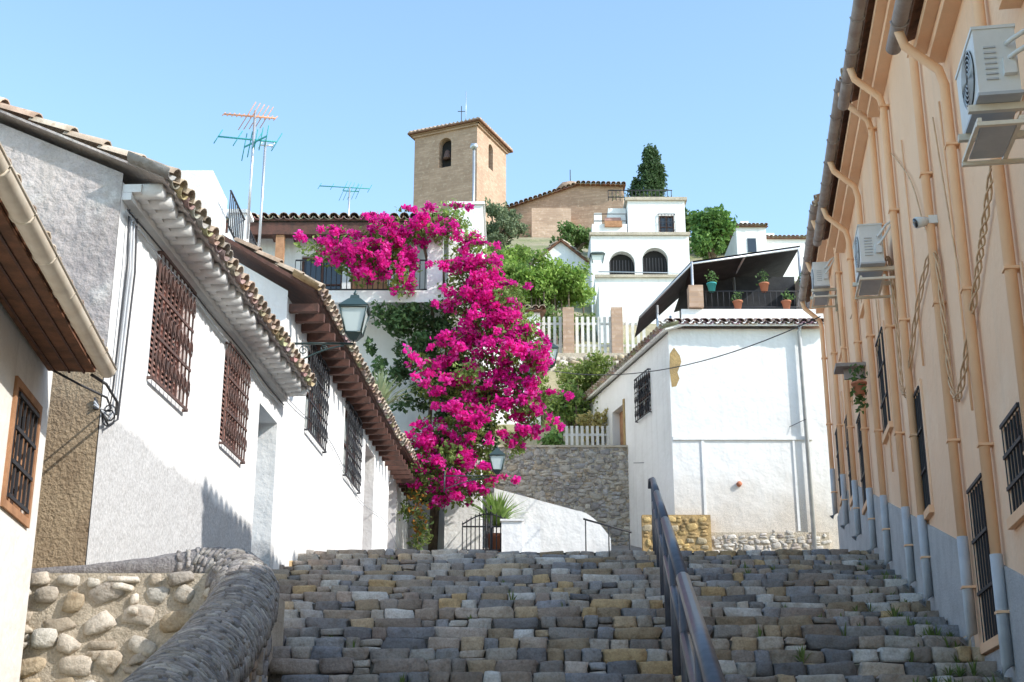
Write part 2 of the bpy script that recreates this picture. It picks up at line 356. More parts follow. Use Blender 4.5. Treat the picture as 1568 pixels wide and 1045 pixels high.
# ------------------------------------------------------------------ stairs
st=Obj('stone_stairway',(0.5,11,0))
body=st['mortar_body']; S=st['step_stones']
rr=random.Random(11)
TR=.55; RI=.15; NS=33
def stepz(i): return -1.57+RI*i
for i in range(0,NS):
    y=1.84+TR*(i); z=stepz(i)
    xl=(-1.75 if y<11.0 else (-2.4 if y<11.8 else LX(y)-.1)); xr=RX(y)+.05
    body.box(xl,xr,y+.05,y+TR+.06 if i<NS-1 else y+1.6,z-1.0,z-.03,'mortar')
    if i>=3:
        x=xl
        while x<xr:
            big=rr.random()
            w=rr.uniform(.12,.27) if big<.7 else rr.uniform(.27,.48)
            k=rr.uniform(.66,1.2)
            c=tuple(q*k for q in rr.choice(SC))
            if rr.random()<.05: c=(.60,.43,.24)
            if rr.random()<.06: c=(.70,.67,.63)
            wob=.02*math.sin(x*1.3+i)+.012*math.sin(x*3.1+i*2); lift=.013*math.sin(x*.8+i*.9)+.007*math.sin(x*2.3+i*2.1)
            if w<.24 and rr.random()<.22:
                for dz in (-.24,.2): stone(S,(x+w/2,y+.06+wob,z-RI*.52+dz*RI+lift),(1,0,0),(0,0,1),(0,-1,0),w*.465,RI*.2,.07,tuple(q*k for q in rr.choice(SC)),rr.uniform(-.08,.08),.12,True)
            else:
                h=RI*rr.uniform(.80,.92)
                stone(S,(x+w/2,y+.06+wob+rr.uniform(-.014,.014),z-h*.5+lift),(1,0,0),(0,0,1),(0,-1,0),w*.48,h*.47,.085,c,rr.uniform(-.05,.05),.10,True)
            x+=w
        for rowi in range(2):
            if i<12: break
            x=xl
            while x<xr:
                w=rr.uniform(.14,.28); c=tuple(q*rr.uniform(.8,1.1) for q in rr.choice(SC))
                stone(S,(x+w/2,y+.24+.2*rowi,z-.05+rr.uniform(-.008,.008)),(1,0,0),(0,1,0),(0,0,1),w*.47,.095,.035,c,rr.uniform(-.2,.2),.12); x+=w
st.done()
w=MB(); 
for k in range(80):
    i=rr.randint(14,31); y=1.84+TR*i; z=stepz(i)-RI; e=rr.random()
    x=RX(y)-.1-abs(rr.gauss(0,.35)) if e<.55 else rr.uniform(-2,4)
    spikes(w,(x,y-.05,z+.01),rr.randint(6,18),rr.uniform(.08,.2),.008,(.18,.24,.07),seed=k,up=.9)
w.build('weeds')
p=MB(); pts=[(20.0,3.18),(22,3.45),(25,4.0),(28,4.55),(30.6,5.02),(33,5.6)]
for (a,b),(c,d) in zip(pts,pts[1:]):
    p.quad((LX(a)-.5,a,b),(RX(a)+.1,a,b),(RX(c)+.1,c,d),(LX(c)-.5,c,d),'paving')
p.build('street_pavement')
h=Obj('stair_handrail',(1.5,13,2))
hp=lambda y,dz:(.30+.09*y,y,-2.1+.2727*y+dz)
for dz,ww in ((.98,.045),(.62,.035)):
    for a,b in ((4.5,8.8),(8.8,13.2),(13.2,17.4),(17.4,20.6)):
        h['rails'].tube([hp(a,dz),hp(b,dz)],ww,'rail_metal',10)
for y in (4.5,6.7,8.8,11,13.2,15.3,17.4,19,20.6):
    x,yy,z=hp(y,0); h['posts'].tube([(x,yy,z-.15),(x,yy,z+.98)],.034,'rail_metal',10)
x,y,z=hp(20.6,.98); h['posts'].tube([(x,y,z),(x-.02,y+.12,z+.02),(x-.02,y+.16,z-.1)],.045,'rail_metal',10)
h.done()

# ------------------------------------------------------------------ retaining wall + coping
rw=Obj('rubble_retaining_wall',(-2.8,10.5,0.5))
rw['core'].box(-6,-2.0,10.52,12.2,-2,1.57,'light_mortar')
rubble(rw['stones'],(-4.4,10.52,-.6),(1,0,0),(0,0,1),(0,-1,0),2.5,2.2,.19,SL,4,top=lambda x:2.17,proud=.02,deep=.035,jit=.22,blk=False,rmax=.5)
cp=[(-4.0,10.66,1.57),(-3.3,10.68,1.60),(-2.85,10.72,1.62),(-2.45,10.82,1.63),(-2.18,10.75,1.56),(-2.02,10.45,1.42),(-1.93,9.9,1.2),(-1.86,9.2,.98),(-1.80,8.4,.74),(-1.75,7.4,.45),(-1.68,6,.05),(-1.6,4.2,-.45)]
rads=[.04,.06,.10,.18,.23,.24,.24,.24,.24,.24,.24,.24]
def dens(P,R_,k=6):
    o=[];q=[]
    for i in range(len(P)-1):
        a,b=Vector(P[i]),Vector(P[i+1])
        for t in range(k): o.append(a.lerp(b,t/k)); q.append(R_[i]*(1-t/k)+R_[i+1]*t/k)
    o.append(Vector(P[-1])); q.append(R_[-1]); return o,q
dp,dr=dens(cp,rads)
rw['coping'].tube(dp,.2,'pebble',18,rads=[r*(1+.03*math.sin(i*1.9)) for i,r in enumerate(dr)])
for i in range(len(dp)-1):
    t=(dp[i+1]-dp[i]); L=t.length; t.normalize(); a=t.cross(Vector((0,0,1))).normalized(); b=a.cross(t)
    if i<15: continue
    m=max(1,int(L/.036))
    for q in range(m):
        c=dp[i]+t*L*(q+.5)/m; bb=rr.uniform(.8,1.15)
        for th in np.linspace(.1,math.pi-.1,9):
            th2=th+rr.uniform(-.12,.12); nrm=a*math.cos(th2)+b*math.sin(th2); tg=t.cross(nrm); v=bb*rr.uniform(.75,1.15)
            stone(rw['coping_pebbles'],c+nrm*dr[i]*.975+t*rr.uniform(-.008,.008),tg,t,nrm,dr[i]*.17*rr.uniform(.8,1.5),.015*rr.uniform(.8,1.2),.022,tuple(x*v for x in rr.choice([(.40,.37,.35),(.34,.32,.31),(.44,.41,.37)])),rr.uniform(-.15,.15),.14)
for i in range(4,len(cp)-1):
    a,b=cp[i],cp[i+1]; q=.17
    d=(Vector(b)-Vector(a)); nn=Vector((d.y,-d.x,0)).normalized()*q
    P=[Vector(a)-nn,Vector(a)+nn,Vector(b)+nn,Vector(b)-nn]
    rw['parapet'].hexa([(p_.x,p_.y,-2.2) for p_ in P]+[(p_.x,p_.y,p_.z-.02) for p_ in P],'light_mortar')
for i in range(5,10):
    a,b=Vector(cp[i]),Vector(cp[i+1]); d=b-a; nn=Vector((d.y,-d.x,0)).normalized()
    for sg in (1,-1):
        rubble(rw['parapet_stones'],a+nn*sg*.17-Vector((0,0,1.3)),d,(0,0,1),nn*sg,d.length,1.15,.16,SL if sg>0 and nn.x<0 else SC,seed=i*3+sg,proud=.015,deep=.04,blk=True)
rw.done()

# ------------------------------------------------------------------ left foreground house A
F=Fr((-2.364,0),(-.12,1),(1,.12))
A=Obj('cream_house',(-4,7,1))
wall(A['walls'],F,3.0,10.3,-2.2,3.22,[(9.22,9.93,1.88,2.68,.12)],'cream_wall')
A['walls'].quad(F.P(10.3,0,-2.2),F.P(10.3,-5,-2.2),F.P(10.3,-5,4.6),F.P(10.3,0,3.22),'cream_wall')
A['walls'].quad(F.P(3,-5,-2.2),F.P(3,0,-2.2),F.P(3,0,3.22),F.P(3,-5,4.6),'cream_wall')
window(A,F,9.22,9.93,1.88,2.68,.10,'orange_wood'); grille(A,F,9.26,9.89,1.92,2.64,.02,'iron',5,orn=False)
for (a,b,c,d) in ((9.16,9.22,1.82,2.74),(9.93,9.99,1.82,2.74),(9.22,9.93,1.82,1.88),(9.22,9.93,2.68,2.74)): A['window_surround'].fb(F,a,b,-.02,.022,c,d,'orange_wood')
rf=A['roof']
tiles(rf,F.P(2.8,.43,3.11),F.P(10.02,.43,3.11),Vector(F.P(0,-1,0))-Vector(F.P(0,0,0))+Vector((0,0,.28)),5.4,seed=2,slab='soffit_wood',st=.03)
A['soffit_boards'].fb(F,2.85,10.0,.03,.38,3.03,3.05,'soffit_wood')
for k in range(3): A['soffit_boards'].fb(F,2.85,10.0,.07+.11*k,.085+.11*k,3.018,3.029,'brown_wood')
gt=A['gutter']
for r_ in (.066,.060): gt.tube([F.P(2.8,.47,3.09),F.P(9.98,.47,3.05)],r_,'cream_paint',14,arc=(math.pi,2*math.pi))
gt.tube([F.P(2.8,.536,3.095),F.P(9.98,.536,3.055)],.010,'cream_paint',6)
gt.tube([F.P(9.97,.47,3.05),F.P(9.99,.47,3.05)],.066,'cream_paint',14)
for y in np.arange(3.3,9.9,.62): gt.tube([F.P(y,.47+.07*math.cos(t),3.07+.07*math.sin(t)) for t in np.linspace(math.pi,2*math.pi,8)],.010,'cream_paint',5)
A['cable'].tube([F.P(9.96,.36,3.0),F.P(10.1,.45,2.97),F.P(10.35,.5,2.9),(-3.25,10.9,2.93)],.012,'cable',6)
A['cable'].tube([F.P(9.9,.1,3.0),F.P(10.1,.25,2.96),F.P(10.35,.42,2.93),(-3.3,10.9,2.98)],.009,'cable',6)
A.done()

# ------------------------------------------------------------------ house 1
F=Fr((-3.94,0),(.0525,1),(1,-.0525))
H=Obj('white_house',(-5,14,2))
ops=[(11.95,13.05,3.6,4.72,.12),(14.5,15.42,3.62,4.66,.12),(16.2,17.2,2.3,4.5,.35)]
wall(H['walls'],F,10.86,17.4,-1,5.0,ops,'white_plaster_skirt')
for (a,b,c,d,_) in ops[:2]:
    louver(H,F,a,b,c,d,.1); grille(H,F,a-.02,b+.02,c-.05,d+.05,.05,'rust_iron',9)
D=H['door']; D.fb(F,16.2,17.2,-.34,-.28,2.3,4.5,'blue_door'); D.fb(F,16.66,16.69,-.28,-.262,2.35,4.45,'dark_inside')
for z in np.arange(2.55,4.4,.22):
    for y in np.arange(16.28,17.2,.125): D.add([F.P(y-.02,-.28,z),F.P(y,-.28,z-.02),F.P(y+.02,-.28,z),F.P(y,-.28,z+.02),F.P(y,-.25,z)],[(0,1,4),(1,2,4),(2,3,4),(3,0,4)],'rust_iron')
H['door_step'].fb(F,16.1,17.3,.002,.25,2.0,2.32,'grey_render')
gx=-3.37; gy=10.86; rx=-6.4
zt=lambda x:5.14+.43*(gx-x)
H['gable_wall'].add([(gx-.003,gy,3.3),(gx-.003,gy,zt(gx)-.06),(rx,gy,zt(rx)-.06),(-9.4,gy,5.0),(-9.4,gy,3.3)],[(0,1,2,3,4)],'grey_render')
H['gable_wall'].add([(gx-.003,gy-.015,-1),(gx-.003,gy-.015,3.3),(-9.4,gy-.015,3.3),(-9.4,gy-.015,-1),(gx-.003,gy+.001,3.3),(-9.4,gy+.001,3.3)],[(0,1,2,3),(1,4,5,2)],'brown_render')
H['rear_walls'].quad((-9.4,gy,-1),(-9.4,17.4,-1),(-9.4,17.4,5.0),(-9.4,gy,5.0),'white_plaster')
H['rear_walls'].quad((-9.4,17.4,-1),(LX(17.4),17.4,-1),(LX(17.4),17.4,5),(-9.4,17.4,5),'white_plaster')
ea=F.P(10.78,.43,5.02);eb=F.P(17.35,.43,5.02)
tiles(H['roof'],ea,eb,(-1,0,.43),3.6,seed=4,slab='grey_render',st=.02)
tiles(H['roof'],(-9.8,17.35,5.0),(-9.8,10.78,5.0),(1,0,.43),3.6,seed=5,under=False,slab='grey_render',st=.02)
C=H['cornice']; C.fb(F,10.88,17.38,.001,.16,4.91,4.985,'white_plaster'); C.fb(F,10.88,17.38,.001,.08,4.84,4.907,'white_plaster')
for i_,y in enumerate(np.arange(10.98,17.3,.21)):
    P0=Vector(F.P(y,.05,4.955));P1=Vector(F.P(y,.33+.02*math.sin(i_*2.1),4.955)); C.tube([P0,P1],.07,'white_plaster',12)
cb=H['cables']
cb.tube([F.P(y,.04,4.72+.02*math.sin(y*3)) for y in np.arange(10.9,17.4,.2)],.009,'grey_pipe',5)
cb.tube([F.P(y,.05,4.77+.015*math.sin(y*2.2)) for y in np.arange(10.9,17.4,.2)],.008,'cable',5)
for k in range(4): cb.tube([(F.P(11.0+k*.07,.03,4.8)),F.P(11.02+k*.07,.05,4.3),F.P(11.0+k*.06,.035,3.2-.08*k),F.P(10.92,.05,2.96-.04*k),(-3.42,10.82,2.96+.03*k)],.010,'cable' if k in(0,3) else 'grey_pipe',5)
for k in range(2): 
    c=Vector(F.P(10.93,.05,2.95-.05*k)); cb.tube([c+Vector((.05*math.cos(t),-.02*k,.07*math.sin(t))) for t in np.linspace(0,6.28,12)],.007,'cable',5)
H.done()

# ------------------------------------------------------------------ house 2
H=Obj('white_terraced_house',(-5,23,4))
ops=[(18.9,20.25,4.9,6.1,.12),(22.1,23.5,4.95,6.1,.12),(24.3,25.4,3.4,6.0,.4),(27.4,28.5,4.0,6.3,.4)]
wall(H['walls'],F,17.4,30.6,-1,6.32,ops,'white_plaster')
for (a,b,c,d,_) in ops[:2]:
    window(H,F,a,b,c,d,.1,'brown_wood','lamp_glass'); grille(H,F,a-.02,b+.02,c-.05,d+.05,.06,'iron',10)
for (a,b,c,d,_) in ops[2:]: H['doors'].fb(F,a,b,-.39,-.33,c,d,'brown_wood')
gx=LX(17.4)
zt=lambda x:6.4+.6*(gx-x)
H['gable_wall'].add([(gx,17.4,4.0),(gx,17.4,6.4),(-5.4,17.4,zt(-5.4)),(-9,17.4,zt(-5.4)),(-9,17.4,4.0)],[(0,1,2,3,4)],'white_plaster')
H['gable_wall'].box(-9,-4.15,18.5,29.5,4,7.7,'white_plaster')
H['rear_walls'].quad((-9,17.4,0),(-9,30.6,0),(-9,30.6,6.4),(-9,17.4,6.4),'white_plaster')
H['rear_walls'].quad((-9,30.6,0),(LX(30.6),30.6,0),(LX(30.6),30.6,6.4),(-9,30.6,6.4),'white_plaster')
tiles(H['roof'],F.P(17.25,.45,6.38),F.P(26.2,.45,6.38),(-1,0,.6),1.55,seed=8,slab='brown_wood')
tiles(H['roof'],F.P(26.3,.4,6.60),F.P(30.6,.4,6.60),(-1,0,.5),1.9,seed=9,slab='brown_wood')
for y in np.arange(17.5,30.5,.42): H['rafters'].fb(F,y,y+.09,.002,.4,6.14,6.25,'brown_wood')
H['cables'].tube([F.P(y,.03,5.0+.25*math.sin((y-17.4)*.5)**2-.02*y+.3) for y in np.arange(17.4,29,.4)],.008,'grey_pipe',4)
T=H['terrace']
T.box(-5.3,-4.45,18.6,19.7,7.7,8.75,'white_plaster'); T.box(-4.5,-4.22,20.1,20.4,7.7,8.7,'white_plaster'); T.box(-4.55,-4.17,20.05,20.45,8.7,8.76,'white_plaster')
T.box(-4.35,-4.16,19.7,29,7.7,7.95,'white_plaster')
rl=H['terrace_railing']
for z in (8.02,8.6): rl.tube([(-4.25,19.0,z),(-4.25,25,z)],.018,'iron',6)
for y in np.arange(19.0,25,.13): rl.tube([(-4.25,y,8.0),(-4.25,y,8.6)],.009,'iron',4)
H.done()

def antenna(x,y,z,hh,seed,kinds):
    o=Obj('tv_antenna',(x,y,z)); o['mast'].tube([(x,y,z),(x,y,z+hh)],.022,'alu',8)
    for (dz,ang,L,n,w,m) in kinds:
        c=Vector((x,y,z+hh+dz)); d=Vector((math.cos(ang),math.sin(ang)*.6,.06)).normalized(); s=d.cross(Vector((0,0,1))).normalized()
        s=(s*.3+Vector((0,0,1))*(.9 if m=='teal' else .6)+Vector((.35,0,0))).normalized()
        o['boom'].tube([c-d*L*.4,c+d*L*.6],.014,m,6)
        for i in range(n):
            q=c-d*L*.4+d*L*i/(n-1); o['elements'].tube([q-s*w*(1-.3*i/n),q+s*w*(1-.3*i/n)],.008,m,4)
    o.done()
antenna(-4.0,19.2,7.9,2.15,1,[(-.1,math.pi+.1,.8,12,.06,'orange_p'),(-.1,.5,.3,5,.26,'orange_p'),(-.5,math.pi+.15,.9,4,.2,'teal'),(-.55,-.9,.5,5,.22,'teal')])
antenna(-3.95,19.9,7.7,2.2,2,[(-.1,.3,.2,2,.06,'alu')])
antenna(-4.2,32.5,13.2,1.6,3,[(0,math.pi,1.3,5,.14,'teal'),(-.1,.4,.4,5,.28,'teal')])

# ------------------------------------------------------------------ balcony house B
B=Obj('balcony_house',(-3,32,9))
FB=Fr((0,31),(1,0),(0,-1))
ops=[(-5.1,-4.1,10.9,12.3,.2),(-3.9,-3.0,10.9,12.4,.2),(-2.1,-1.6,6.2,7.2,.2)]
wall(B['walls'],FB,-8,-.95,3,12.75,ops,'white_plaster')
window(B,FB,*ops[0][:4],k=.15); B['doors'].fb(FB,-3.9,-3.0,-.18,-.12,10.9,12.4,'orange_wood'); window(B,FB,*ops[2][:4],k=.15)
B['walls'].box(-8,-.96,31.3,38,3,12.74,'white_plaster'); 
B['side_wall'].box(-1.5,-.7,30.2,38,3,13.3,'white_plaster'); B['side_wall'].box(-1.55,-.65,30.15,38.05,13.3,13.37,'white_plaster')
B['fascia'].fb(FB,-8,-1.5,.55,.62,12.62,12.92,'brown_wood'); B['fascia'].fb(FB,-8,-1.5,.001,.55,12.78,12.86,'brown_wood')
for x in np.arange(-7.8,-1.6,.5): B['rafters'].fb(FB,x,x+.1,.003,.52,12.66,12.775,'brown_wood')
tiles(B['roof'],(-8,30.3,13.02),(-1.5,30.3,13.02),(0,1,.3),4.5,seed=12,slab='brown_wood',pitch=.24)
B['post'].box(-5.65,-5.45,30.42,30.6,10.6,12.7,'orange_wood')
bal=B['balcony']; bal.box(-5.0,-1.55,29.5,30.99,10.62,10.8,'white_plaster'); bal.box(-5.1,-1.5,29.44,29.5,10.55,10.84,'white_plaster')
B['balcony_pier'].box(-1.95,-1.6,29.5,29.85,10.8,12.2,'white_plaster'); B['balcony_pier'].box(-2.0,-1.55,29.45,29.9,12.2,12.27,'white_plaster')
rl=B['balcony_railing']
for z in (10.9,11.62): rl.tube([(-5.0,29.55,z),(-1.95,29.55,z)],.02,'iron',6)
for x in np.arange(-5,-1.95,.12): rl.tube([(x,29.55,10.86),(x,29.55,11.62)],.01,'iron',4)
B.done()
C=Obj('white_hill_house',(-.5,37,11))
C['walls'].box(-3.5,.78,36,42,6.5,12.6,'white_far'); C['windows'].box(.30,.62,35.985,35.999,10.4,11.3,'dark_glass'); C['windows'].box(.30,.62,35.985,35.999,8.6,9.4,'dark_glass')
tiles(C['roof'],(-3.6,35.8,12.65),(.95,35.8,12.65),(0,1,.3),6,seed=14)
C.done()

# ------------------------------------------------------------------ bougainvillea
bg=Obj('bougainvillea',(-.6,29,9))
MC=[(-4.35,11.75,.45,.28),(-4.0,11.6,.3,.22),(-3.75,11.9,.5,.25),(-3.1,12.05,.5,.32),(-2.6,12.25,.55,.32),(-2.0,12.35,.4,.28),(-1.5,12.25,.4,.3),(-2.55,11.35,.36,.5),(-3.2,11.55,.42,.4),(-2.5,10.95,.25,.3),(-3.7,11.45,.35,.28),(-3.4,11.2,.3,.25),(-2.8,11.7,.4,.3),
(-1.1,11.7,.4,.35),(-.75,11.25,.45,.4),(-1.1,10.9,.45,.4),(-.55,10.7,.5,.4),(-.15,10.6,.45,.35),(-.95,10.2,.5,.4),(-.35,10.1,.55,.45),(.2,9.9,.4,.35),(-.6,9.55,.6,.4),(0.05,9.3,.5,.4),(.45,9.35,.35,.35),
(-1.3,9.2,.4,.25),(-.5,8.85,.5,.35),(.2,8.65,.5,.35),(.5,8.2,.4,.4),(-.2,8.1,.5,.35),(-.95,8.3,.45,.3),(-1.75,8.35,.4,.25),(.88,7.55,.18,.16),(.6,9.0,.25,.3),(-.7,7.6,.5,.28),(-1.2,7.55,.4,.25),(-1.85,7.4,.38,.25),(-1.5,7.0,.45,.28),(-.75,6.85,.45,.3),(-1.75,6.4,.45,.3),(-1.25,6.35,.4,.3),(-.65,6.3,.4,.25),(-2.25,6.75,.28,.22),(-2.05,8.9,.25,.18),(.1,7.2,.25,.25),(-1.5,5.95,.35,.22),(-2.0,6.9,.3,.25),(.35,7.6,.3,.25),(-.9,5.95,.3,.2)]
rs=random.Random(3)
cl=[];gl=[]
for (x,z,a,b) in MC:
    y=28.8+rs.uniform(-.35,.35)+(.5 if z>11 else 0)
    for q in range(8):
        dx=rs.uniform(-1,1)*a*1.08;dz=rs.uniform(-1,1)*b*1.08; s=rs.uniform(.26,.5)
        cl.append((x+dx,y+rs.uniform(-.4,.3),z+dz,a*s,.2,b*s*rs.uniform(.7,1.2)))
    gl.append((x,y+.22,z,a*1.2,.35,b*1.25))
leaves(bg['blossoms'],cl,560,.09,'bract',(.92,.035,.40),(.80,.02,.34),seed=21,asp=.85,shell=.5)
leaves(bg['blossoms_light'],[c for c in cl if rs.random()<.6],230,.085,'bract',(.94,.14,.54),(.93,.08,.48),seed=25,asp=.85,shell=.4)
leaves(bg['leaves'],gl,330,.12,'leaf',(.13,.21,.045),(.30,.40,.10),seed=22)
GC=[(-2.9,9.9,.5,.55),(-2.4,10.1,.5,.45),(-1.9,10.1,.5,.5),(-1.5,9.6,.5,.5),(-2.2,9.3,.55,.55),(-2.7,9.2,.35,.5),(-1.7,8.7,.6,.5),(-1.2,9.9,.4,.5),(-2.2,8.4,.4,.35),(-1.4,8.1,.5,.4),(-.9,8.0,.6,.5),(-1.3,7.1,.5,.5),(-1.0,9.0,.5,.5),(-.3,8.3,.6,.5),(-.9,7.2,.5,.5),(-3.1,9.4,.2,.3),(-2.9,10.3,.4,.2),(-1.6,10.4,.4,.3)]
gcl=[]
for x,z,a,b in GC:
    for q in range(5): gcl.append((x+rs.uniform(-.9,.9)*a,29.7+rs.uniform(-.4,.4),z+rs.uniform(-.9,.9)*b,a*.5,.35,b*.5))
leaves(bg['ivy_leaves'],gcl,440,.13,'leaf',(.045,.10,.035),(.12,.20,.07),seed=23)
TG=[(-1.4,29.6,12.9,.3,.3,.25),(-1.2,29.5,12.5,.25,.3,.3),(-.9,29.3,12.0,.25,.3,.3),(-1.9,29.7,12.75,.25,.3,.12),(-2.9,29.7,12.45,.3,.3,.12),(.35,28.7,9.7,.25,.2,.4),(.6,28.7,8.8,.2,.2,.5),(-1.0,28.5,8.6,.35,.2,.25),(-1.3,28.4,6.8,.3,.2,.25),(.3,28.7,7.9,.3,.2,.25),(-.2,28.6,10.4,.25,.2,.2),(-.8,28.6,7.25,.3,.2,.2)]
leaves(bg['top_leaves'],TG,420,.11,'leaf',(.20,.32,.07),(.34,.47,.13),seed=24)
for k in range(60):
    c=rs.choice(MC); x0,z0=c[0],c[1]; L=rs.uniform(.5,1.05); a=rs.uniform(-.9,4.0); x1=x0+L*.9*math.cos(a); z1=z0+L*.35*math.sin(a)+.1
    bg['stems'].tube([(x0,29.0,z0),((x0+x1)/2,28.8,max(z0,z1)+.06),(x1,28.55,z1-.12)],.008,'bark',5)
    leaves(bg['sprays'],[((x0+x1)/2,28.75,max(z0,z1)+.03,L*.3,.08,.06),(x1,28.55,z1-.1,.1,.1,.1)],900,.085,'bract',(.92,.05,.43),(.82,.03,.36),seed=200+k,asp=.85)
    leaves(bg['spray_leaves'],[((x0+x1)/2,28.8,max(z0,z1)+.03,L*.35,.1,.08)],300,.1,'leaf',(.16,.25,.05),(.3,.4,.1),seed=300+k)
for x0,x1 in ((-1.75,-1.6),(-1.85,-1.9)):
    bg['trunk'].tube([(x0,30.85,4.8),(x0+.05,30.8,6.2),(x1,30.6,8),(x1+.1,30.2,9.8),(x1,29.6,11.4),(x1-.2,29.6,12.2)],.05,'bark',8,rads=[.06,.055,.05,.045,.04,.03])
bg.done()

pl=Obj('flower_vine',(-2.0,29.5,6)); 
leaves(pl['leaves'],[(-2.0+rs.uniform(-.25,.2),28.7+rs.uniform(-.4,.3),z,.24,.2,.2) for z in np.arange(4.9,6.8,.16)],260,.11,'leaf',(.10,.17,.05),(.27,.33,.1),seed=31)
leaves(pl['flowers'],[(-2.0+rs.uniform(-.2,.2),28.5,z,.2,.2,.2) for z in np.arange(5.1,6.1,.2)],110,.10,'bract',(.6,.22,.05),(.65,.4,.08),seed=32)
pl['trellis'].tube([(-2.0,28.9,4.4),(-2.02,28.8,6.8)],.03,'bark',6); pl.done()
pl=Obj('yucca_plant',(-.3,28.2,5.5)); pot(pl['pot'],-.33,29.3,4.7,.2,.5); spikes(pl['leaves'],(-.33,29.3,5.35),110,1.0,.03,(.28,.42,.11),seed=5,up=.8); pl.done()
pl=Obj('agave_plant',(-2.7,27,7)); pot(pl['pot'],-2.75,27.2,6.95,.2,.35); spikes(pl['leaves'],(-2.75,27.2,7.35),70,1.0,.04,(.34,.40,.22),seed=6,up=.95); pl.done()

G=Obj('iron_gate',(-.6,29,5))
for x in np.arange(-1.05,.02,.09):
    top=5.35+.22*math.sin(math.pi*(x+1.05)/1.07); G['bars'].tube([(x,28.9,4.5),(x,28.9,top)],.013,'iron',5)
    G['spear_tips'].tube([(x,28.9,top),(x,28.9,top+.07)],.016,'iron',5,rads=[.018,.003])
for z in (4.8,5.3): G['rails'].tube([(-1.06,28.9,z),(.0,28.9,z)],.018,'iron',6)
G['arch'].tube([(x,28.9,5.35+.22*math.sin(math.pi*(x+1.05)/1.07)) for x in np.linspace(-1.05,.02,14)],.016,'iron',6)
for x in (-.55,-.45): G['posts'].tube([(x,28.88,4.5),(x,28.88,5.75)],.022,'iron',6)
G.done()
G=Obj('white_garden_wall',(1,30,5.4)); 
G['pier'].box(-.22,.22,28.7,29.3,4.2,5.38,'white_plaster');G['pier'].box(.22,.6,28.75,29.3,4.2,5.33,'white_plaster')
G['pier_cap'].box(-.25,.25,28.66,29.34,5.38,5.42,'white_plaster')
n=24; bt=[];tp=[]
for i in range(n+1):
    t=i/n; x=-.4+t*2.6; z=6.45-.72*t if t<.72 else 6.45-.72*.72-.62*((t-.72)/.28)**1.8
    bt.append(x); tp.append(z)
for i in range(n):
    m=G['curved_wall']; a,b=bt[i],bt[i+1]
    m.hexa([(a,30.4,4.3),(b,30.4,4.3),(b,30.65,4.3),(a,30.65,4.3),(a,30.4,tp[i]),(b,30.4,tp[i+1]),(b,30.65,tp[i+1]),(a,30.65,tp[i])],'white_plaster')
G.done()
G=Obj('rubble_street_wall',(1.2,33,7)); G['core'].box(-2.6,3.0,33.0,33.6,4.5,8.02,'light_mortar')
rubble(G['stones'],(-.9,33.0,5.0),(1,0,0),(0,0,1),(0,-1,0),3.9,3.0,.2,SG,9,proud=.015,deep=.03,jit=.22,blk=False,rmax=.4)
rubble(G['stones'],(-.9,33.0,5.0),(1,0,0),(0,0,1),(0,-1,0),3.9,3.0,.1,SG,19,proud=.0,deep=.02,jit=.2)
G['cap'].box(-2.6,3.0,32.95,33.62,8.02,8.07,'light_mortar')
G.done()
G=Obj('handrail',(2.2,29.5,5.4)); G['rail'].tube([(1.55,29.6,5.6),(2.6,29.6,5.3)],.022,'iron',6)
for x in (1.6,2.1,2.55): G['posts'].tube([(x,29.6,4.6),(x,29.6,5.58-.28*(x-1.6))],.016,'iron',6)
G.done()

# ------------------------------------------------------------------ white building W with terrace
W=Obj('white_corner_house',(5,32,7))
FW=Fr((0,30),(1,0),(0,-1))
wall(W['walls'],FW,3.6,7.4,4.2,10.1,[],'white_corner')
FL=Fr((11.1,0),(-.25,1),(-1,-.25))
wall(W['walls'],FL,30,36.5,4.5,10.0,[(31.25,32.15,8.5,9.45,.1),(33.2,34.1,7.9,9.2,.25)],'white_far')
window(W,FL,31.25,32.15,8.5,9.45,.08); grille(W,FL,31.22,32.18,8.45,9.5,.07,'iron',7)
W['door'].fb(FL,33.2,34.1,-.24,-.2,7.9,9.2,'orange_wood'); W['door'].fb(FL,33.3,33.7,-.2,-.18,8.1,9.1,'dark_glass')
W['door_surround'].fb(FL,33.1,33.2,.001,.03,7.9,9.3,'ochre_stone')
W['walls'].quad((7.4,30,4),(7.4,36.5,4),(7.4,36.5,10.1),(7.4,30,10.1),'white_far'); W['walls'].quad((1.97,36.5,4),(7.4,36.5,4),(7.4,36.5,10),(1.97,36.5,10),'white_far')
W['terrace_floor'].add([(3.6,30.02,10.1),(7.4,30.02,10.1),(7.4,36.5,10.1),(2.0,36.5,10.1)],[(0,1,2,3)],'terracotta')
tiles(W['roof'],(3.5,29.72,10.16),(7.4,29.72,10.16),(0,1,.35),.85,seed=15,cols=[(.52,.38,.35),(.45,.34,.32),(.58,.44,.38)],slab='white_far')
a=FL.P(29.75,.22,10.05);b=FL.P(36.6,.22,10.05)
tiles(W['roof'],a,b,(1,.25,.35),.6,seed=16,slab='white_far')
M=W['mouldings']; M.fb(FW,3.62,6.75,.001,.04,7.46,7.54,'white_far'); M.fb(FW,4.25,4.31,.001,.025,5.4,7.455,'white_far'); M.fb(FW,6.3,6.36,.001,.025,5.4,7.455,'white_far')
W['plinth'].box(4.36,6.95,29.9,29.998,4.5,5.36,'light_mortar')
rubble(W['plinth'],(4.35,29.9,4.75),(1,0,0),(0,0,1),(0,-1,0),2.55,.6,.15,[(.66,.62,.56),(.60,.56,.52),(.70,.66,.60),(.5,.44,.4)],5,jit=.2,proud=.005,deep=.02)
W['ochre_base'].box(2.85,4.35,29.76,29.97,4.4,5.72,'ochre_stone')
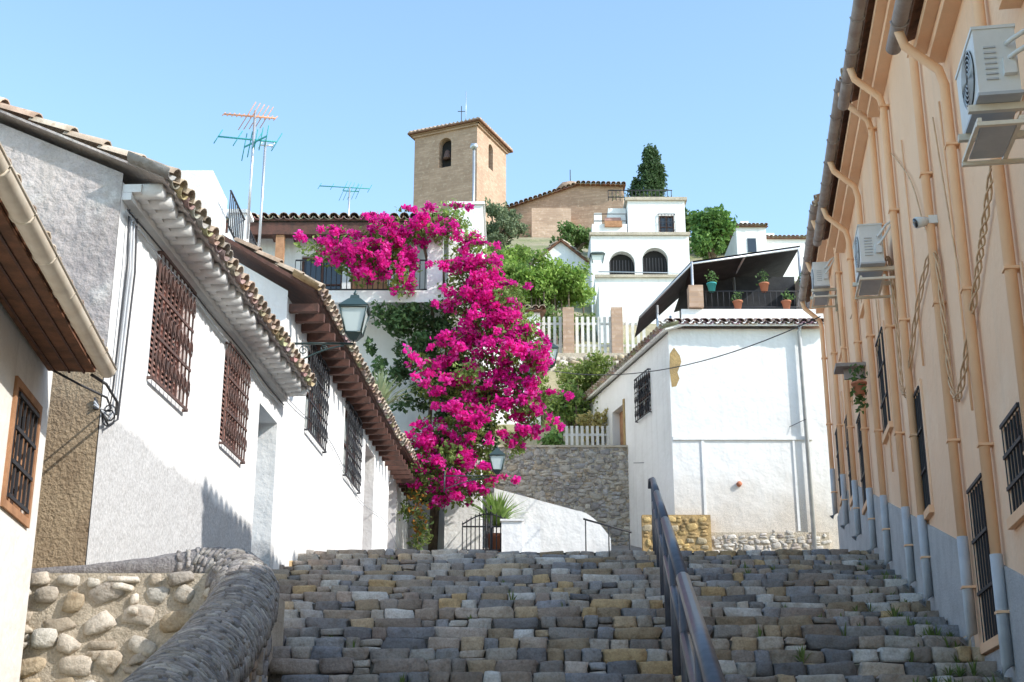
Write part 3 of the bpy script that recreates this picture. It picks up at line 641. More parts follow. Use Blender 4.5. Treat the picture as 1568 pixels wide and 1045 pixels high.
rubble(W['ochre_base'],(2.9,29.76,4.8),(1,0,0),(0,0,1),(0,-1,0),1.4,.88,.17,[(.55,.40,.18),(.46,.33,.16),(.50,.42,.28)],6,jit=.2,proud=.003,deep=.02)
W['bare_patch'].add([(3.64,29.995,8.7),(3.74,29.995,8.72),(3.82,29.995,8.9),(3.78,29.995,9.05),(3.88,29.995,9.3),(3.85,29.995,9.45),(3.72,29.995,9.65),(3.62,29.995,9.5),(3.6,29.995,9.1)],[(0,1,2,3,4,5,6,7,8)],'ochre_stone')
W['wall_ornament'].tube([(5.05,29.93,6.45),(5.05,29.998,6.45)],.06,'terracotta',14)
W['drain_pipe'].tube([(6.62,29.9,4.9),(6.6,29.9,10.0),(6.6,29.75,10.1)],.05,'grey_pipe',8)
W['parapet'].box(4.0,7.3,30.55,30.7,10.1,10.78,'white_far'); 
for x in (4.35,): W['brick_pier'].box(x-.17,x+.17,30.45,30.78,10.8,11.35,'brick')
for z in (10.85,11.25): W['terrace_railing'].tube([(4.5,30.62,z),(7.2,30.62,z)],.014,'iron',5)
for x in np.arange(4.6,7.2,.14): W['terrace_railing'].tube([(x,30.62,10.78),(x,30.62,11.25)],.008,'iron',4)
cn=W['canopy']
def sheet(a,b,c,d,n=8,sag=.12,t=.02):
    A_,B_,C_,D_=map(Vector,(a,b,c,d)); vs=[]
    for off in (0,t):
        for i in range(n+1):
            for j in range(n+1):
                u=i/n;v=j/n; p_=(A_*(1-u)+B_*u)*(1-v)+(D_*(1-u)+C_*u)*v; p_=p_+Vector((0,0,off-sag*math.sin(math.pi*u)*math.sin(math.pi*v))); vs.append(p_)
    k=(n+1)**2; fs=[(o+i*(n+1)+j,o+(i+1)*(n+1)+j,o+(i+1)*(n+1)+j+1,o+i*(n+1)+j+1) for o in (0,k) for i in range(n) for j in range(n)]
    cn.add(vs,fs,'tarp',smooth=True)
sheet((4.35,31.0,12.15),(7.15,31.6,12.8),(7.5,36.0,13.5),(4.5,36.0,12.6))
sheet((3.05,31.0,10.75),(4.35,31.0,12.15),(4.5,34,12.4),(3.2,34,11.2),sag=.05)
W['shade_backing'].box(4.3,7.3,33.2,33.25,10.1,12.6,'tarp')  # dark sheet added to stand in for the shaded interior under the canopy
for (x,y,z) in ((4.35,31.0,12.15),(7.1,31.6,12.75),(3.5,31.2,11.1),(4.4,36,12.5),(7.2,36,13.3),(5.7,33,12.5)): W['canopy_posts'].tube([(x,y,10.1),(x,y,z)],.035,'alu',8)
W['canopy_frame'].tube([(3.05,31,10.73),(4.35,31,12.1),(7.15,31.6,12.75)],.03,'alu',8); W['canopy_frame'].tube([(5.7,31.3,12.4),(5.8,36,12.9)],.025,'alu',8)
W['back_wall'].box(4.6,9.5,36.2,36.5,10.1,12.2,'white_far'); W['back_wall'].box(7.3,7.6,31.2,36.2,10.0,12.4,'white_far')
for i,x in enumerate((4.75,5.35,6.0,6.5,7.0)):
    pot(W['flower_pots'],x,30.62,11.25 if i%2==0 else 10.8,.11,.2,'teal' if i in(0,4) else 'terracotta')
    leaves(W['potted_plants'],[(x+rs.uniform(-.05,.05),30.62,11.6 if i%2==0 else 11.1,.16,.15,.2)],700,.07,'leaf',(.08,.16,.05),(.19,.3,.09),seed=40+i)
W.done()

# ------------------------------------------------------------------ right terrace row
Fq=Fr((2.15,0),(.155,1),(-1,.155))
segs=[(-4,8.0,5.15),(8.0,10.75,6.3),(10.75,15.1,8.02),(15.1,20.4,8.35),(20.4,25.2,9.0)]
wins={0:[(4.5,5.3,2.2,3.6)],
 1:[(9.35,9.95,1.9,2.55)],
 2:[(10.95,11.6,1.15,2.4),(13.85,14.5,2.75,3.98)],
 3:[(16.4,17.1,4.3,5.5),(19.6,20.3,4.0,5.3),(18.0,18.5,6.5,7.5)],
 4:[(21.6,22.2,4.5,5.8),(23.6,24.2,4.9,6.1),(21.6,22.2,7.0,8.1)]}
for k,(a,b,zt_) in enumerate(segs):
    Q=Obj('peach_house',(RX((a+b)/2)+2,(a+b)/2,3))
    ops=[(*q,.16) for q in wins[k]]
    wall(Q['walls'],Fq,a,b,-2.5 if a<8 else -1,zt_,ops,'peach_plaster')
    for q in ops:
        low=(q[2]+q[3])/2-(-2.1+.272*(q[0]+q[1])/2)<3
        window(Q,Fq,*q[:4],k=.13,fm='brown_wood')
        if low: grille(Q,Fq,q[0]-.03,q[1]+.03,q[2]-.03,q[3]+.03,.03,'iron',6,orn=False)
        s=Q['window_surrounds']; s.fb(Fq,q[0]-.1,q[1]+.1,.001,.05,q[2]-.08,q[2]-.002,'peach_trim'); s.fb(Fq,q[0]-.1,q[0]-.002,.001,.02,q[2],q[3],'peach_plaster'); s.fb(Fq,q[1]+.002,q[1]+.1,.001,.02,q[2],q[3],'peach_plaster'); s.fb(Fq,q[0]-.1,q[1]+.1,.001,.022,q[3]+.002,q[3]+.1,'peach_plaster')
    P=Q['walls']
    P.quad(Fq.P(a,0,-2.5),Fq.P(a,-7,-2.5),Fq.P(a,-7,zt_),Fq.P(a,0,zt_),'peach_plaster'); P.quad(Fq.P(b,0,-2.5),Fq.P(b,0,zt_),Fq.P(b,-7,zt_),Fq.P(b,-7,-2.5),'peach_plaster'); P.quad(Fq.P(a,-7,-2.5),Fq.P(b,-7,-2.5),Fq.P(b,-7,zt_),Fq.P(a,-7,zt_),'peach_plaster')
    pz=lambda y:-2.1+.2727*max(y,1.84)
    ns=max(1,int((b-a)/1.1)); 
    for i in range(ns):
        s0=a+(b-a)*i/ns; s1=a+(b-a)*(i+1)/ns; z0=pz(s0)+.86; z1=pz(s1)+.86
        hit=[q for q in ops if not(s1<q[0] or s0>q[1]) and q[2]<pz(s0)+.9]
        if hit: zb=hit[0][2]-.1; z0=min(z0,zb); z1=min(z1,zb)
        Q['plinth'].hexa([Fq.P(s0,.001,-3),Fq.P(s1,.001,-3),Fq.P(s1,.022,-3),Fq.P(s0,.022,-3),Fq.P(s0,.001,z0),Fq.P(s1,.001,z1),Fq.P(s1,.022,z1),Fq.P(s0,.022,z0)],'grey_plinth')
    V=Vector(Fq.P(0,-1,.36))-Vector(Fq.P(0,0,0))
    tiles(Q['roof'],Fq.P(a,.36,zt_+.12),Fq.P(b+.05,.36,zt_+.12),V,3.6,seed=50+k,slab='soffit_wood')
    V2=Vector(Fq.P(0,1,.36))-Vector(Fq.P(0,0,0))
    tiles(Q['roof'],Fq.P(b+.05,-7.2,zt_+.12),Fq.P(a,-7.2,zt_+.12),V2,4.2,seed=60+k,under=False,slab='soffit_wood')
    for r_ in (.07,.064): Q['gutter'].tube([Fq.P(a,.40,zt_+.05),Fq.P(b+.12,.40,zt_+.05)],r_,'dark_gutter',12,arc=(math.pi,2*math.pi))
    for y in np.arange(a+.3,b,.7): Q['gutter'].tube([Fq.P(y,.40+.075*math.cos(t),zt_+.05+.075*math.sin(t)) for t in np.linspace(math.pi,2*math.pi,8)],.012,'dark_gutter',5)
    Q['cornice'].fb(Fq,a,b,.001,.25,zt_-.10,zt_-.02,'peach_plaster'); Q['cornice'].fb(Fq,a,b,.001,.14,zt_-.2,zt_-.103,'peach_plaster')
    pipes={0:[6.5],1:[8.9,10.5],2:[11.9,14.2],3:[15.4,17.4,19.0],4:[21,22.9,25]}[k]
    for y in pipes:
        z0=pz(y); Q['drain_pipes'].tube([Fq.P(y,.40,zt_),Fq.P(y,.36,zt_-.15),Fq.P(y,.10,zt_-.4),Fq.P(y,.065,zt_-.55),Fq.P(y,.065,z0+.95)],.042,'peach_trim',10)
        Q['drain_pipes'].tube([Fq.P(y,.065,z0+.95),Fq.P(y,.065,z0+.12),Fq.P(y,.14,z0+.04)],.048,'grey_pipe',10)
        for z in np.arange(z0+.5,zt_-.5,1.3): Q['pipe_brackets'].fb(Fq,y-.052,y+.052,.001,.115,z,z+.02,'peach_trim')
    rq=random.Random(k+3)
    for q in range(int((b-a)*.9)):
        y=rq.uniform(a+.2,b-.2); z0=pz(y)+rq.uniform(1.3,3.0); Q['service_conduits'].tube([Fq.P(y,.02,z0),Fq.P(y,.02,min(zt_-.3,z0+rq.uniform(.8,3)))],.012,'peach_trim',5)
    Q.done()
cbo=Obj('wall_cables',(5,13,5))
pts=[(16.5,6.6),(15.6,6.0),(14.95,5.9),(14.85,5.2),(14.9,4.35),(14.5,4.2),(13.2,4.7),(11.95,4.8),(11.8,4.1),(11.75,3.4),(11.4,3.25),(10.6,3.6),(10.0,3.9),(9.6,4.1),(9.0,4.35),(8.2,4.3),(7,4.2)]
def smooth(pts,k=5):
    o=[]
    for i in range(len(pts)-1):
        p0=pts[max(i-1,0)];p1=pts[i];p2=pts[i+1];p3=pts[min(i+2,len(pts)-1)]
        for j in range(k):
            t=j/k; o.append(tuple(.5*((2*b)+(-a+c)*t+(2*a-5*b+4*c-d)*t*t+(-a+3*b-3*c+d)*t**3) for a,b,c,d in zip(p0,p1,p2,p3)))
    o.append(pts[-1]); return o
sp=smooth(pts,8)
for ph in (0,2.1,4.2):
    cbo['strands'].tube([Fq.P(y+.022*math.cos(i*.9+ph),.05+.018*math.sin(i*.9+ph),z+.022*math.sin(i*.9+ph)) for i,(y,z) in enumerate(sp)],.009,'cable_tan',5)
for q in ([(20,6.9),(18,6.7),(16.9,6.5),(16.7,5.6),(17.1,5.4)],[(14.2,6.9),(13.0,6.0),(12.4,5.2),(11.9,4.9)],[(11.4,5.9),(11.1,4.7),(10.9,4.1),(10.7,3.7)]):
    cbo['strands'].tube([Fq.P(y,.03,z) for y,z in smooth(q,6)],.008,'cable_tan',5)
cbo.done()
def ac(y,z,L=.8,H_=.55,D_=.3,o=.3):
    a=Obj('air_conditioner',Fq.P(y,o,z)); y0,y1=y-L/2,y+L/2; o1=o+D_
    a['casing'].fb(Fq,y0,y1,o,o1,z,z+H_,'ac_white')
    a['casing'].fb(Fq,y0-.008,y1+.008,o-.008,o1+.008,z+H_,z+H_+.02,'ac_white'); a['casing'].fb(Fq,y0-.008,y1+.008,o-.008,o1+.008,z-.02,z,'grey_pipe')
    c=(y-L*.12,z+H_/2)
    for r in np.linspace(.04,H_*.42,6): a['fan_grille'].tube([Fq.P(c[0]+r*math.cos(t),o1+.012,c[1]+r*math.sin(t)) for t in np.linspace(0,2*math.pi,20)],.005,'grey_pipe',4)
    a['fan_grille'].tube([Fq.P(c[0],o1+.002,c[1]),Fq.P(c[0],o1+.004,c[1])],H_*.42,'dark_inside',20)
    for zz in np.arange(z+.08,z+H_*.7,.035): a['side_vents'].fb(Fq,y0-.010,y0-.001,o+.12,o1-.05,zz,zz+.010,'grey_pipe')
    a['side_cover'].fb(Fq,y0-.04,y0-.001,o+.02,o+.09,z+.1,z+H_*.5,'ac_white')
    for yy in (y0+.1,y1-.12):
        a['bracket'].fb(Fq,yy,yy+.04,.02,o1+.05,z-.065,z-.022,'cream_paint'); a['bracket'].fb(Fq,yy,yy+.04,.002,.04,z-.3,z-.066,'cream_paint')
    for yy in (y0+.02,y1-.04):
        a['lower_tray'].fb(Fq,yy,yy+.03,.02,o1+.03,z-.20,z-.175,'cream_paint')
    for oo in (o,o1): a['lower_tray'].fb(Fq,y0+.02,y1-.01,oo,oo+.025,z-.174,z-.15,'cream_paint')
    a['lower_tray'].fb(Fq,y0+.06,y1-.06,o+.03,o1-.01,z-.172,z-.16,'grey_pipe')
    for k in range(2): a['pipes'].tube([Fq.P(y0-.02,o+.06,z+.3-.1*k),Fq.P(y0-.07,o+.04,z+.30-.1*k),Fq.P(y0-.06,.12,z+.42-.1*k),Fq.P(y0-.03,.01,z+.5)],.015,'ac_white',6)
    a.done()
ac(7.45,3.90,.6,.42,.24,.27); ac(14.9,5.72,.7,.45,.26,.16); ac(22,8.1,.6,.4,.25,.15)
jb=Obj('security_light',Fq.P(11.9,.2,5.1)); jb['arm'].fb(Fq,11.85,11.95,.002,.08,5.04,5.12,'ac_white'); jb['head'].tube([Fq.P(11.9,.08,5.08),Fq.P(11.85,.2,5.05)],.04,'ac_white',10,rads=[.04,.055]); jb['lens'].tube([Fq.P(11.85,.2,5.05),Fq.P(11.85,.215,5.045)],.045,'dark_glass',10); jb.done()
sg=Obj('door_hood',Fq.P(19,.3,5.5)); sg['slab'].fb(Fq,18.7,19.1,.002,.42,5.75,5.80,'dark_gutter'); sg['bracket'].fb(Fq,18.85,18.9,.002,.3,5.6,5.749,'dark_gutter'); sg.done()
hp_=Obj('hanging_plant',Fq.P(18.3,.2,5)); leaves(hp_['leaves'],[Fq.P(18.3,.16,z)+(.14,.14,.16) for z in (5.5,5.3,5.1)],500,.08,'leaf',(.06,.12,.04),(.12,.2,.05),seed=77); pot(hp_['pot'],*Fq.P(18.3,.16,5.2),.1,.18); hp_.done()

def lantern(name,x,y,z,s=1.0,wallx=None):
    o=Obj(name,(x,y,z)); b=.11*s;t=.19*s;h=.36*s
    def ring(r,zz): return [(x-r,y-r,zz),(x+r,y-r,zz),(x+r,y+r,zz),(x-r,y+r,zz)]
    o['glass'].hexa(ring(b*.93,z)+ring(t*.93,z+h),'lamp_glass')
    A=ring(b,z);B_=ring(t,z+h)
    for i in range(4):
        o['frame'].tube([A[i],B_[i]],.014*s,'lamp_green',6); o['frame'].tube([A[i],A[(i+1)%4]],.014*s,'lamp_green',6); o['frame'].tube([B_[i],B_[(i+1)%4]],.018*s,'lamp_green',6)
    o['roof'].hexa(ring(t*1.12,z+h+.012*s)+ring(t*.45,z+h+.15*s),'lamp_green'); o['roof'].hexa(ring(t*.38,z+h+.152*s)+ring(t*.3,z+h+.21*s),'lamp_green')
    o['finial'].tube([(x,y,z+h+.2*s),(x,y,z+h+.25*s),(x,y,z+h+.3*s)],.02,'lamp_green',8,rads=[.015*s,.03*s,.004*s])
    o['base'].hexa(ring(b*.4,z-.1*s)+ring(b*1.05,z-.004),'lamp_green')
    if wallx is not None:
        d=wallx-x; zb=z-.14*s
        o['bracket'].tube([(x,y,z-.09*s),(x,y,zb),(x+d,y,zb)],.018*s,'lamp_green',8)
        o['bracket'].tube([(x+d*.98,y,zb+.12*s),(x+d*.98,y,zb-.42*s)],.018*s,'lamp_green',8)
        o['bracket'].tube([(x+d*t2,y,zb-.36*s*(1-math.cos(t2*1.5))-.02) for t2 in np.linspace(.15,1,10)],.013*s,'lamp_green',6)
        for cx,cz,r in ((.75,-.1,.08),(.45,-.07,.05)): o['scroll'].tube([(x+d*cx+r*s*(1-q/20)*math.cos(q*.55),y,zb+cz*s+r*s*(1-q/20)*math.sin(q*.55)) for q in range(18)],.009*s,'lamp_green',5)
    o.done()
lantern('street_lantern',-2.12,17.45,5.8,.95,LX(17.45)+.02)
lantern('street_lantern',1.05,36,11.1,1.1,.78)
lantern('street_lantern',3.35,50.2,19.4,1.4,3.7)
lantern('street_lantern',-.3,27.5,6.2,.8,-1.4)
lp=Obj('floodlight_pole',(-1.9,60,25)); lp['pole'].tube([(-1.83,60,22.5),(-1.83,60,29.3)],.06,'alu',8); lp['head'].tube([(-1.83,60,29.3),(-1.83,60,29.45),(-1.83,59.9,29.6)],.1,'alu',10,rads=[.08,.2,.14]); lp.done()
oc=Obj('overhead_cable',(3,28,9))
def sagc(a,b,s,r=.012):
    a=Vector(a);b=Vector(b); oc['wire'].tube([a.lerp(b,t)-Vector((0,0,s*4*t*(1-t))) for t in np.linspace(0,1,20)],r,'cable',5)
sagc((5.9,24.8,8.6),(1.1,35,10.6),.5); sagc((6.6,29.8,7.9),(2.9,32,7.4),.25,.008); sagc((-.9,30.1,10.9),(1.1,36,11.6),.3,.01); oc.done()

T=Obj('garden_terrace_wall',(2,40,12)); T['wall'].box(.3,4.3,39.4,40,10,12.5,'light_mortar')
rubble(T['stones'],(.4,39.39,11.6),(1,0,0),(0,0,1),(0,-1,0),3.6,.8,.25,SL,12); T.done()
fz=Obj('garden_fence',(2,39.7,13))
for x in np.arange(.75,4.0,.17): fz['pickets'].box(x,x+.09,39.68,39.71,12.55,13.75,'light_fence')
for z in (12.8,13.5): fz['rails'].box(.7,4.0,39.71,39.75,z,z+.07,'light_fence')
for x in (1.72,3.2): fz['brick_posts'].box(x-.17,x+.17,39.5,39.84,12.45,14.0,'brick'); 
fz.done()
wl=Obj('white_terrace_wall',(3,47,17))
wl['walls'].box(3.0,7.6,46.5,48,14,17.6,'white_far'); wl['walls'].box(2.9,3.6,43.0,46.5,13,16.0,'white_far'); wl['cap'].box(3.0,7.6,46.4,46.49,17.6,17.7,'light_mortar')
wl['walls'].box(.5,3.0,45.2,45.5,14,15.6,'white_far'); wl['cap'].box(.45,3.05,45.15,45.55,15.6,15.68,'light_mortar'); wl['railing'].tube([(2.9,43,16.5),(7.0,43.2,16.5)],.02,'alu',5); wl.done()
wf=Obj('low_white_fence',(2,34,8.5))
for x in np.arange(1.35,2.4,.13): wf['pickets'].box(x,x+.07,33.7,33.73,8.0,8.75,'light_fence')
wf['rail'].box(1.3,2.45,33.73,33.76,8.5,8.56,'light_fence'); wf.done()

D=Obj('arched_white_house',(5,51,20)); FD=Fr((0,50),(1,0),(0,-1))
D['walls'].box(3.15,6.9,50.4,55,17,20.75,'white_far')
def archwall(mb,F,s0,s1,z0,z1,arches,m,k=.35):
    prev=s0
    for (a,b,c,d) in arches:
        mb.quad(F.P(prev,0,z0),F.P(a,0,z0),F.P(a,0,z1),F.P(prev,0,z1),m); mb.quad(F.P(a,0,z0),F.P(b,0,z0),F.P(b,0,c),F.P(a,0,c),m)
        r=(b-a)/2; cx=(a+b)/2; n=12; zs=d-r
        pts=[(cx-r*math.cos(math.pi*i/n),zs+r*math.sin(math.pi*i/n)) for i in range(n+1)]
        for p0,p1 in zip(pts,pts[1:]):
            mb.quad(F.P(p0[0],0,p0[1]),F.P(p1[0],0,p1[1]),F.P(p1[0],0,z1),F.P(p0[0],0,z1),m); mb.quad(F.P(p0[0],0,p0[1]),F.P(p0[0],-k,p0[1]),F.P(p1[0],-k,p1[1]),F.P(p1[0],0,p1[1]),m)
        for s_ in (a,b): mb.quad(F.P(s_,0,c),F.P(s_,-k,c),F.P(s_,-k,zs),F.P(s_,0,zs),m)
        mb.quad(F.P(a,0,c),F.P(b,0,c),F.P(b,-k,c),F.P(a,-k,c),m); mb.quad(F.P(a,-k+.005,c),F.P(b,-k+.005,c),F.P(b,-k+.005,d),F.P(a,-k+.005,d),'dark_inside')
        prev=b
    mb.quad(F.P(prev,0,z0),F.P(s1,0,z0),F.P(s1,0,z1),F.P(prev,0,z1),m)
archwall(D['front_wall'],FD,3.1,6.95,17,20.7,[(3.8,4.8,18.8,20.05),(5.1,6.1,18.9,20.2)],'white_far')
D['front_wall'].quad((3.1,50,17),(3.1,50.4,17),(3.1,50.4,20.7),(3.1,50,20.7),'white_far');D['front_wall'].quad((6.95,50,17),(6.95,50.4,17),(6.95,50.4,20.7),(6.95,50,20.7),'white_far')
D['front_wall'].box(3.05,7.0,49.9,50.5,20.7,20.82,'light_mortar')
for (a,b,c,d) in [(3.85,4.8,18.85,19.7),(5.15,6.1,18.95,19.8)]:
    for x in np.arange(a,b,.12): D['arch_grilles'].tube([(x,50.1,c),(x,50.1,d)],.015,'iron',4)
FU=Fr((0,50.8),(1,0),(0,-1)); wall(D['upper_storey'],FU,4.65,6.95,20.82,22.55,[(5.9,6.5,20.95,21.9,.15)],'white_far'); D['upper_storey'].box(4.65,6.95,50.97,54.5,20.8,22.54,'white_far')
window(D,FU,5.9,6.5,20.95,21.9,.1); grille(D,FU,5.87,6.53,20.9,21.95,.06,'iron',5,orn=False)
D['parapet'].box(4.55,7.05,50.7,54.6,22.55,22.68,'light_mortar')
for z in (22.8,23.1): D['roof_railing'].tube([(3.9,51,z),(6.5,51,z)],.022,'iron',5)
for x in np.arange(3.9,6.5,.16): D['roof_railing'].tube([(x,51,22.65),(x,51,23.1)],.014,'iron',4)
leaves(D['roof_plants'],[(x,51.3,22.95,.3,.2,.2) for x in np.arange(4.2,6.6,.5)],120,.1,'leaf',(.1,.14,.05),(.2,.24,.1),seed=90)
D['stair_tower'].box(3.2,4.6,50.7,54,20.82,21.5,'white_far'); D['stair_tower'].box(3.9,4.6,51.2,54,21.5,22.4,'white_far'); D['stair_tower'].box(3.3,3.6,50.75,51,21.5,22.0,'white_far')
D['awning'].box(3.7,4.4,50.6,50.68,21.35,21.6,'orange_wood'); D['awning'].box(3.75,4.4,51.1,51.18,21.7,21.95,'red_shutter')
for z in (21.65,21.95): D['balcony_rail'].tube([(3.3,50.75,z),(4.6,50.75,z)],.02,'iron',5)
D.done()
hh=Obj('white_gabled_hut',(2,53,20)); 
hh['walls'].add([(.9,52,17.5),(3.2,52,17.5),(3.2,52,20.3),(2.0,52,21.35),(.9,52,20.4),(.9,56,17.5),(3.2,56,17.5),(3.2,56,20.3),(2.0,56,21.35),(.9,56,20.4)],[(0,1,2,3,4),(1,6,7,2),(0,4,9,5),(5,9,8,7,6)],'white_far')
tiles(hh['roof'],(3.35,51.85,20.2),(3.35,56,20.2),(-1,0,.85),1.85,seed=33); tiles(hh['roof'],(.8,56,20.35),(.8,51.85,20.35),(1,0,.85),1.6,seed=34); hh.done()
for (x0,x1,y,z0,z1) in ((10.6,12.0,60,22,25.3),(12.0,14.5,61,22,25.1),(9.2,10.5,50,17,19.6)):
    q=Obj('distant_white_house',((x0+x1)/2,y,z1)); q['walls'].box(x0,x1,y,y+4,z0,z1,'white_far'); q['chimney'].box(x0+.3,x0+.7,y+.5,y+.9,z1,z1+.5,'white_far'); tiles(q['roof'],(x0-.1,y-.15,z1+.03),(x1+.1,y-.15,z1+.03),(0,1,.25),4,seed=int(x0)); 
    q['windows'].box(x0+.5,x0+.9,y-.03,y-.003,z1-1.3,z1-.6,'dark_glass'); q.done()

# ------------------------------------------------------------------ church
T=Obj('church_bell_tower',(-3,82,36)); th=math.radians(24)
c0=Vector((-2.25,80)); side=4.55
FLt=Fr((c0.x,c0.y),(-math.cos(th),math.sin(th)),(-math.sin(th),-math.cos(th)))
FRt=Fr((c0.x,c0.y),(math.sin(th),math.cos(th)),(math.cos(th),-math.sin(th)))
archwall(T['masonry'],FLt,0,side,28,41.0,[(1.85,2.75,38.3,40.4)],'brick',.5)
archwall(T['masonry'],FRt,0,side,28,41.0,[(1.75,2.45,38.6,40.4)],'brick',.5)
pL=FLt.P(side,0,28);pR=FRt.P(side,0,28); pb=(pL[0]+pR[0]-c0.x,pL[1]+pR[1]-c0.y)
T['masonry'].quad(pL,(pb[0],pb[1],28),(pb[0],pb[1],41),(pL[0],pL[1],41),'brick'); T['masonry'].quad(pR,(pb[0],pb[1],28),(pb[0],pb[1],41),(pR[0],pR[1],41),'brick')
for F_ in (FLt,FRt):
    T['cornice'].fb(F_,-.1,side+.1,.001,.12,40.8,40.93,'brick'); T['cornice'].fb(F_,-.2,side+.2,.001,.22,40.935,41.07,'brick',(.8,.8,.8))
ctr=Vector(((c0.x+pb[0])/2,(c0.y+pb[1])/2,0)); cs=[Vector((c0.x,c0.y,0)),Vector((pR[0],pR[1],0)),Vector((pb[0],pb[1],0)),Vector((pL[0],pL[1],0))]
cs=[ctr+(c-ctr)*1.16+Vector((0,0,41.1)) for c in cs]; ap=ctr+Vector((0,0,42.3))
for i in range(4):
    a,b=cs[i],cs[(i+1)%4]; n=18
    for k in range(n):
        p0=a.lerp(b,k/n);p1=a.lerp(b,(k+1)/n);pm=(p0+p1)/2; kk=rr.uniform(.8,1.1); cc=tuple(q*kk for q in (.52,.38,.28))
        T['roof'].add([p0,pm+Vector((0,0,.14)),p1,ap],[(0,1,3),(1,2,3),(0,2,1)],'tile',cc)
T['roof'].hexa([c-Vector((0,0,.1)) for c in cs]+[c-Vector((0,0,.01)) for c in cs],'soffit_wood')
T['bell'].tube([FLt.P(2.27,-.3,39.0),FLt.P(2.27,-.3,39.1),FLt.P(2.27,-.3,39.5),FLt.P(2.27,-.3,39.65)],.3,'rust_iron',12,rads=[.32,.27,.18,.06])
T['cross'].tube([ap-Vector((0,0,.1)),ap+Vector((0,0,1.5))],.03,'iron',6); T['cross'].tube([ap+Vector((-.25,0,1.1)),ap+Vector((.25,0,1.1))],.025,'iron',6); T['lightning_rod'].tube([ap+Vector((.3,0,0)),ap+Vector((.3,0,2.6))],.02,'alu',6)
T.done()
Nv=Obj('church_nave',(3.5,88,36))
Nv['walls'].add([(-.3,86,30),(7.4,84,30),(7.4,84,38.3),(4.2,84.8,38.9),(-.3,86,37.6),(-.3,96,30),(9,96,30),(9,96,38),(-.3,96,37.6)],[(0,1,2,3,4),(1,6,7,2),(0,4,8,5)],'brick',(1,1,1))
tiles(Nv['roof'],(-.5,85.7,37.55),(4.3,84.5,38.75),(0,1,.12),5,seed=70,pitch=.35,row=.6); tiles(Nv['roof'],(4.3,84.4,38.8),(7.6,83.6,38.35),(0,1,.1),5,seed=71,pitch=.35,row=.6)
Nv['apse'].box(1.3,3.9,83.6,85,30,36.6,'brick',(1.1,1.15,1.2)); Nv['cupola'].tube([(4.0,86,38.7),(4.0,86,39.3),(4.0,86,39.6)],.9,'tile',8,col=(.5,.36,.26),rads=[1.3,.8,.1]); Nv['cross'].tube([(4.0,86,39.5),(4.0,86,40.5)],.03,'iron',5); Nv.done()

# ------------------------------------------------------------------ trees and shrubs
def tree(name,x,y,z,H_,cl,dens,size,cA,cB,seed,tr=.15):
    o=Obj(name,(x,y,z)); top=Vector((x,y,z+H_*.6))
    o['trunk'].tube([(x,y,z-.5),(x+.05*H_,y,z+H_*.3),top],tr,'bark',8,rads=[tr,tr*.8,tr*.5])
    r_=random.Random(seed)
    for c in cl: o['limbs'].tube([Vector((x,y,z+H_*r_.uniform(.25,.5))),(Vector(c[:3])+top)/2+Vector((0,0,-.1)),Vector(c[:3])],tr*.3,'bark',5,rads=[tr*.4,tr*.25,tr*.1])
    leaves(o['foliage'],cl,dens,size,'leaf',cA,cB,seed=seed); o.done()
r5=random.Random(5)
def clumps(x,y,z,rx,ry,rz,n,s,seed):
    r_=random.Random(seed); o=[]
    for i in range(n):
        a=r_.uniform(0,6.28);e=r_.uniform(-1,1);q=r_.uniform(.3,1)
        o.append((x+rx*q*math.cos(a)*math.sqrt(1-e*e),y+ry*q*math.sin(a),z+rz*e*q,s*r_.uniform(.7,1.3),s,s*r_.uniform(.6,1.1)))
    return o
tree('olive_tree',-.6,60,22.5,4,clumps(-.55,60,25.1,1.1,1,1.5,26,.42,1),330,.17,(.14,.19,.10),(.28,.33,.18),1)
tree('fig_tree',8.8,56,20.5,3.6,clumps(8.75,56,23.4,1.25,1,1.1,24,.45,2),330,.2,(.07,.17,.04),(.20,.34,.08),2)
tree('shrub_tree',3.0,66,25,3,clumps(3.1,66,27.1,1.5,.8,.5,18,.4,3),300,.2,(.10,.18,.05),(.2,.3,.09),3)
o=Obj('cypress_tree',(6.8,62,24)); o['trunk'].tube([(6.8,62,23),(6.8,62,29)],.15,'bark',8,rads=[.18,.05])
cl=[]
for i in range(120):
    t=r5.random(); rad=(1.35*(1-t)**.5)*min(1,t*6+.3); a=r5.uniform(0,6.28); cl.append((6.8+rad*.75*math.cos(a)+.15*math.sin(t*9),62+rad*.75*math.sin(a),25.0+t*5.2,.26+.16*(1-t),.26,.42))
leaves(o['foliage'],cl,280,.15,'leaf',(.05,.095,.035),(.10,.165,.06),seed=8); o.done()
def shrub(name,cl,dens,size,cA,cB,seed):
    c=cl[0]; o=Obj(name,c[:3]); leaves(o['foliage'],cl,dens,size,'leaf',cA,cB,seed=seed)
    for q in cl[::3]: o['stems'].tube([(q[0],q[1],gz(q[0],q[1])-.2),(q[0],q[1],q[2])],.03,'bark',5)
    o.done()
shrub('vine_thicket',clumps(1.1,45.0,16.8,1.8,1,.75,56,.42,11)+clumps(-.5,46,17.9,.9,.8,1.1,18,.38,12),340,.15,(.18,.32,.05),(.38,.50,.12),13)
shrub('garden_shrub',clumps(2.1,37,11.0,1.0,.6,.7,26,.3,15),350,.12,(.16,.24,.05),(.34,.40,.11),16)
shrub('garden_shrub',clumps(1.4,36,9.9,.7,.5,.7,20,.28,17),350,.12,(.12,.21,.05),(.28,.36,.09),18)
shrub('garden_shrub',clumps(2.6,35.4,10.0,.5,.4,.5,12,.26,47),350,.12,(.18,.25,.05),(.36,.42,.12),48)
shrub('dry_grass_clump',clumps(2.3,34.8,9.0,.6,.5,.45,14,.25,19),300,.14,(.42,.38,.13),(.56,.46,.20),20)
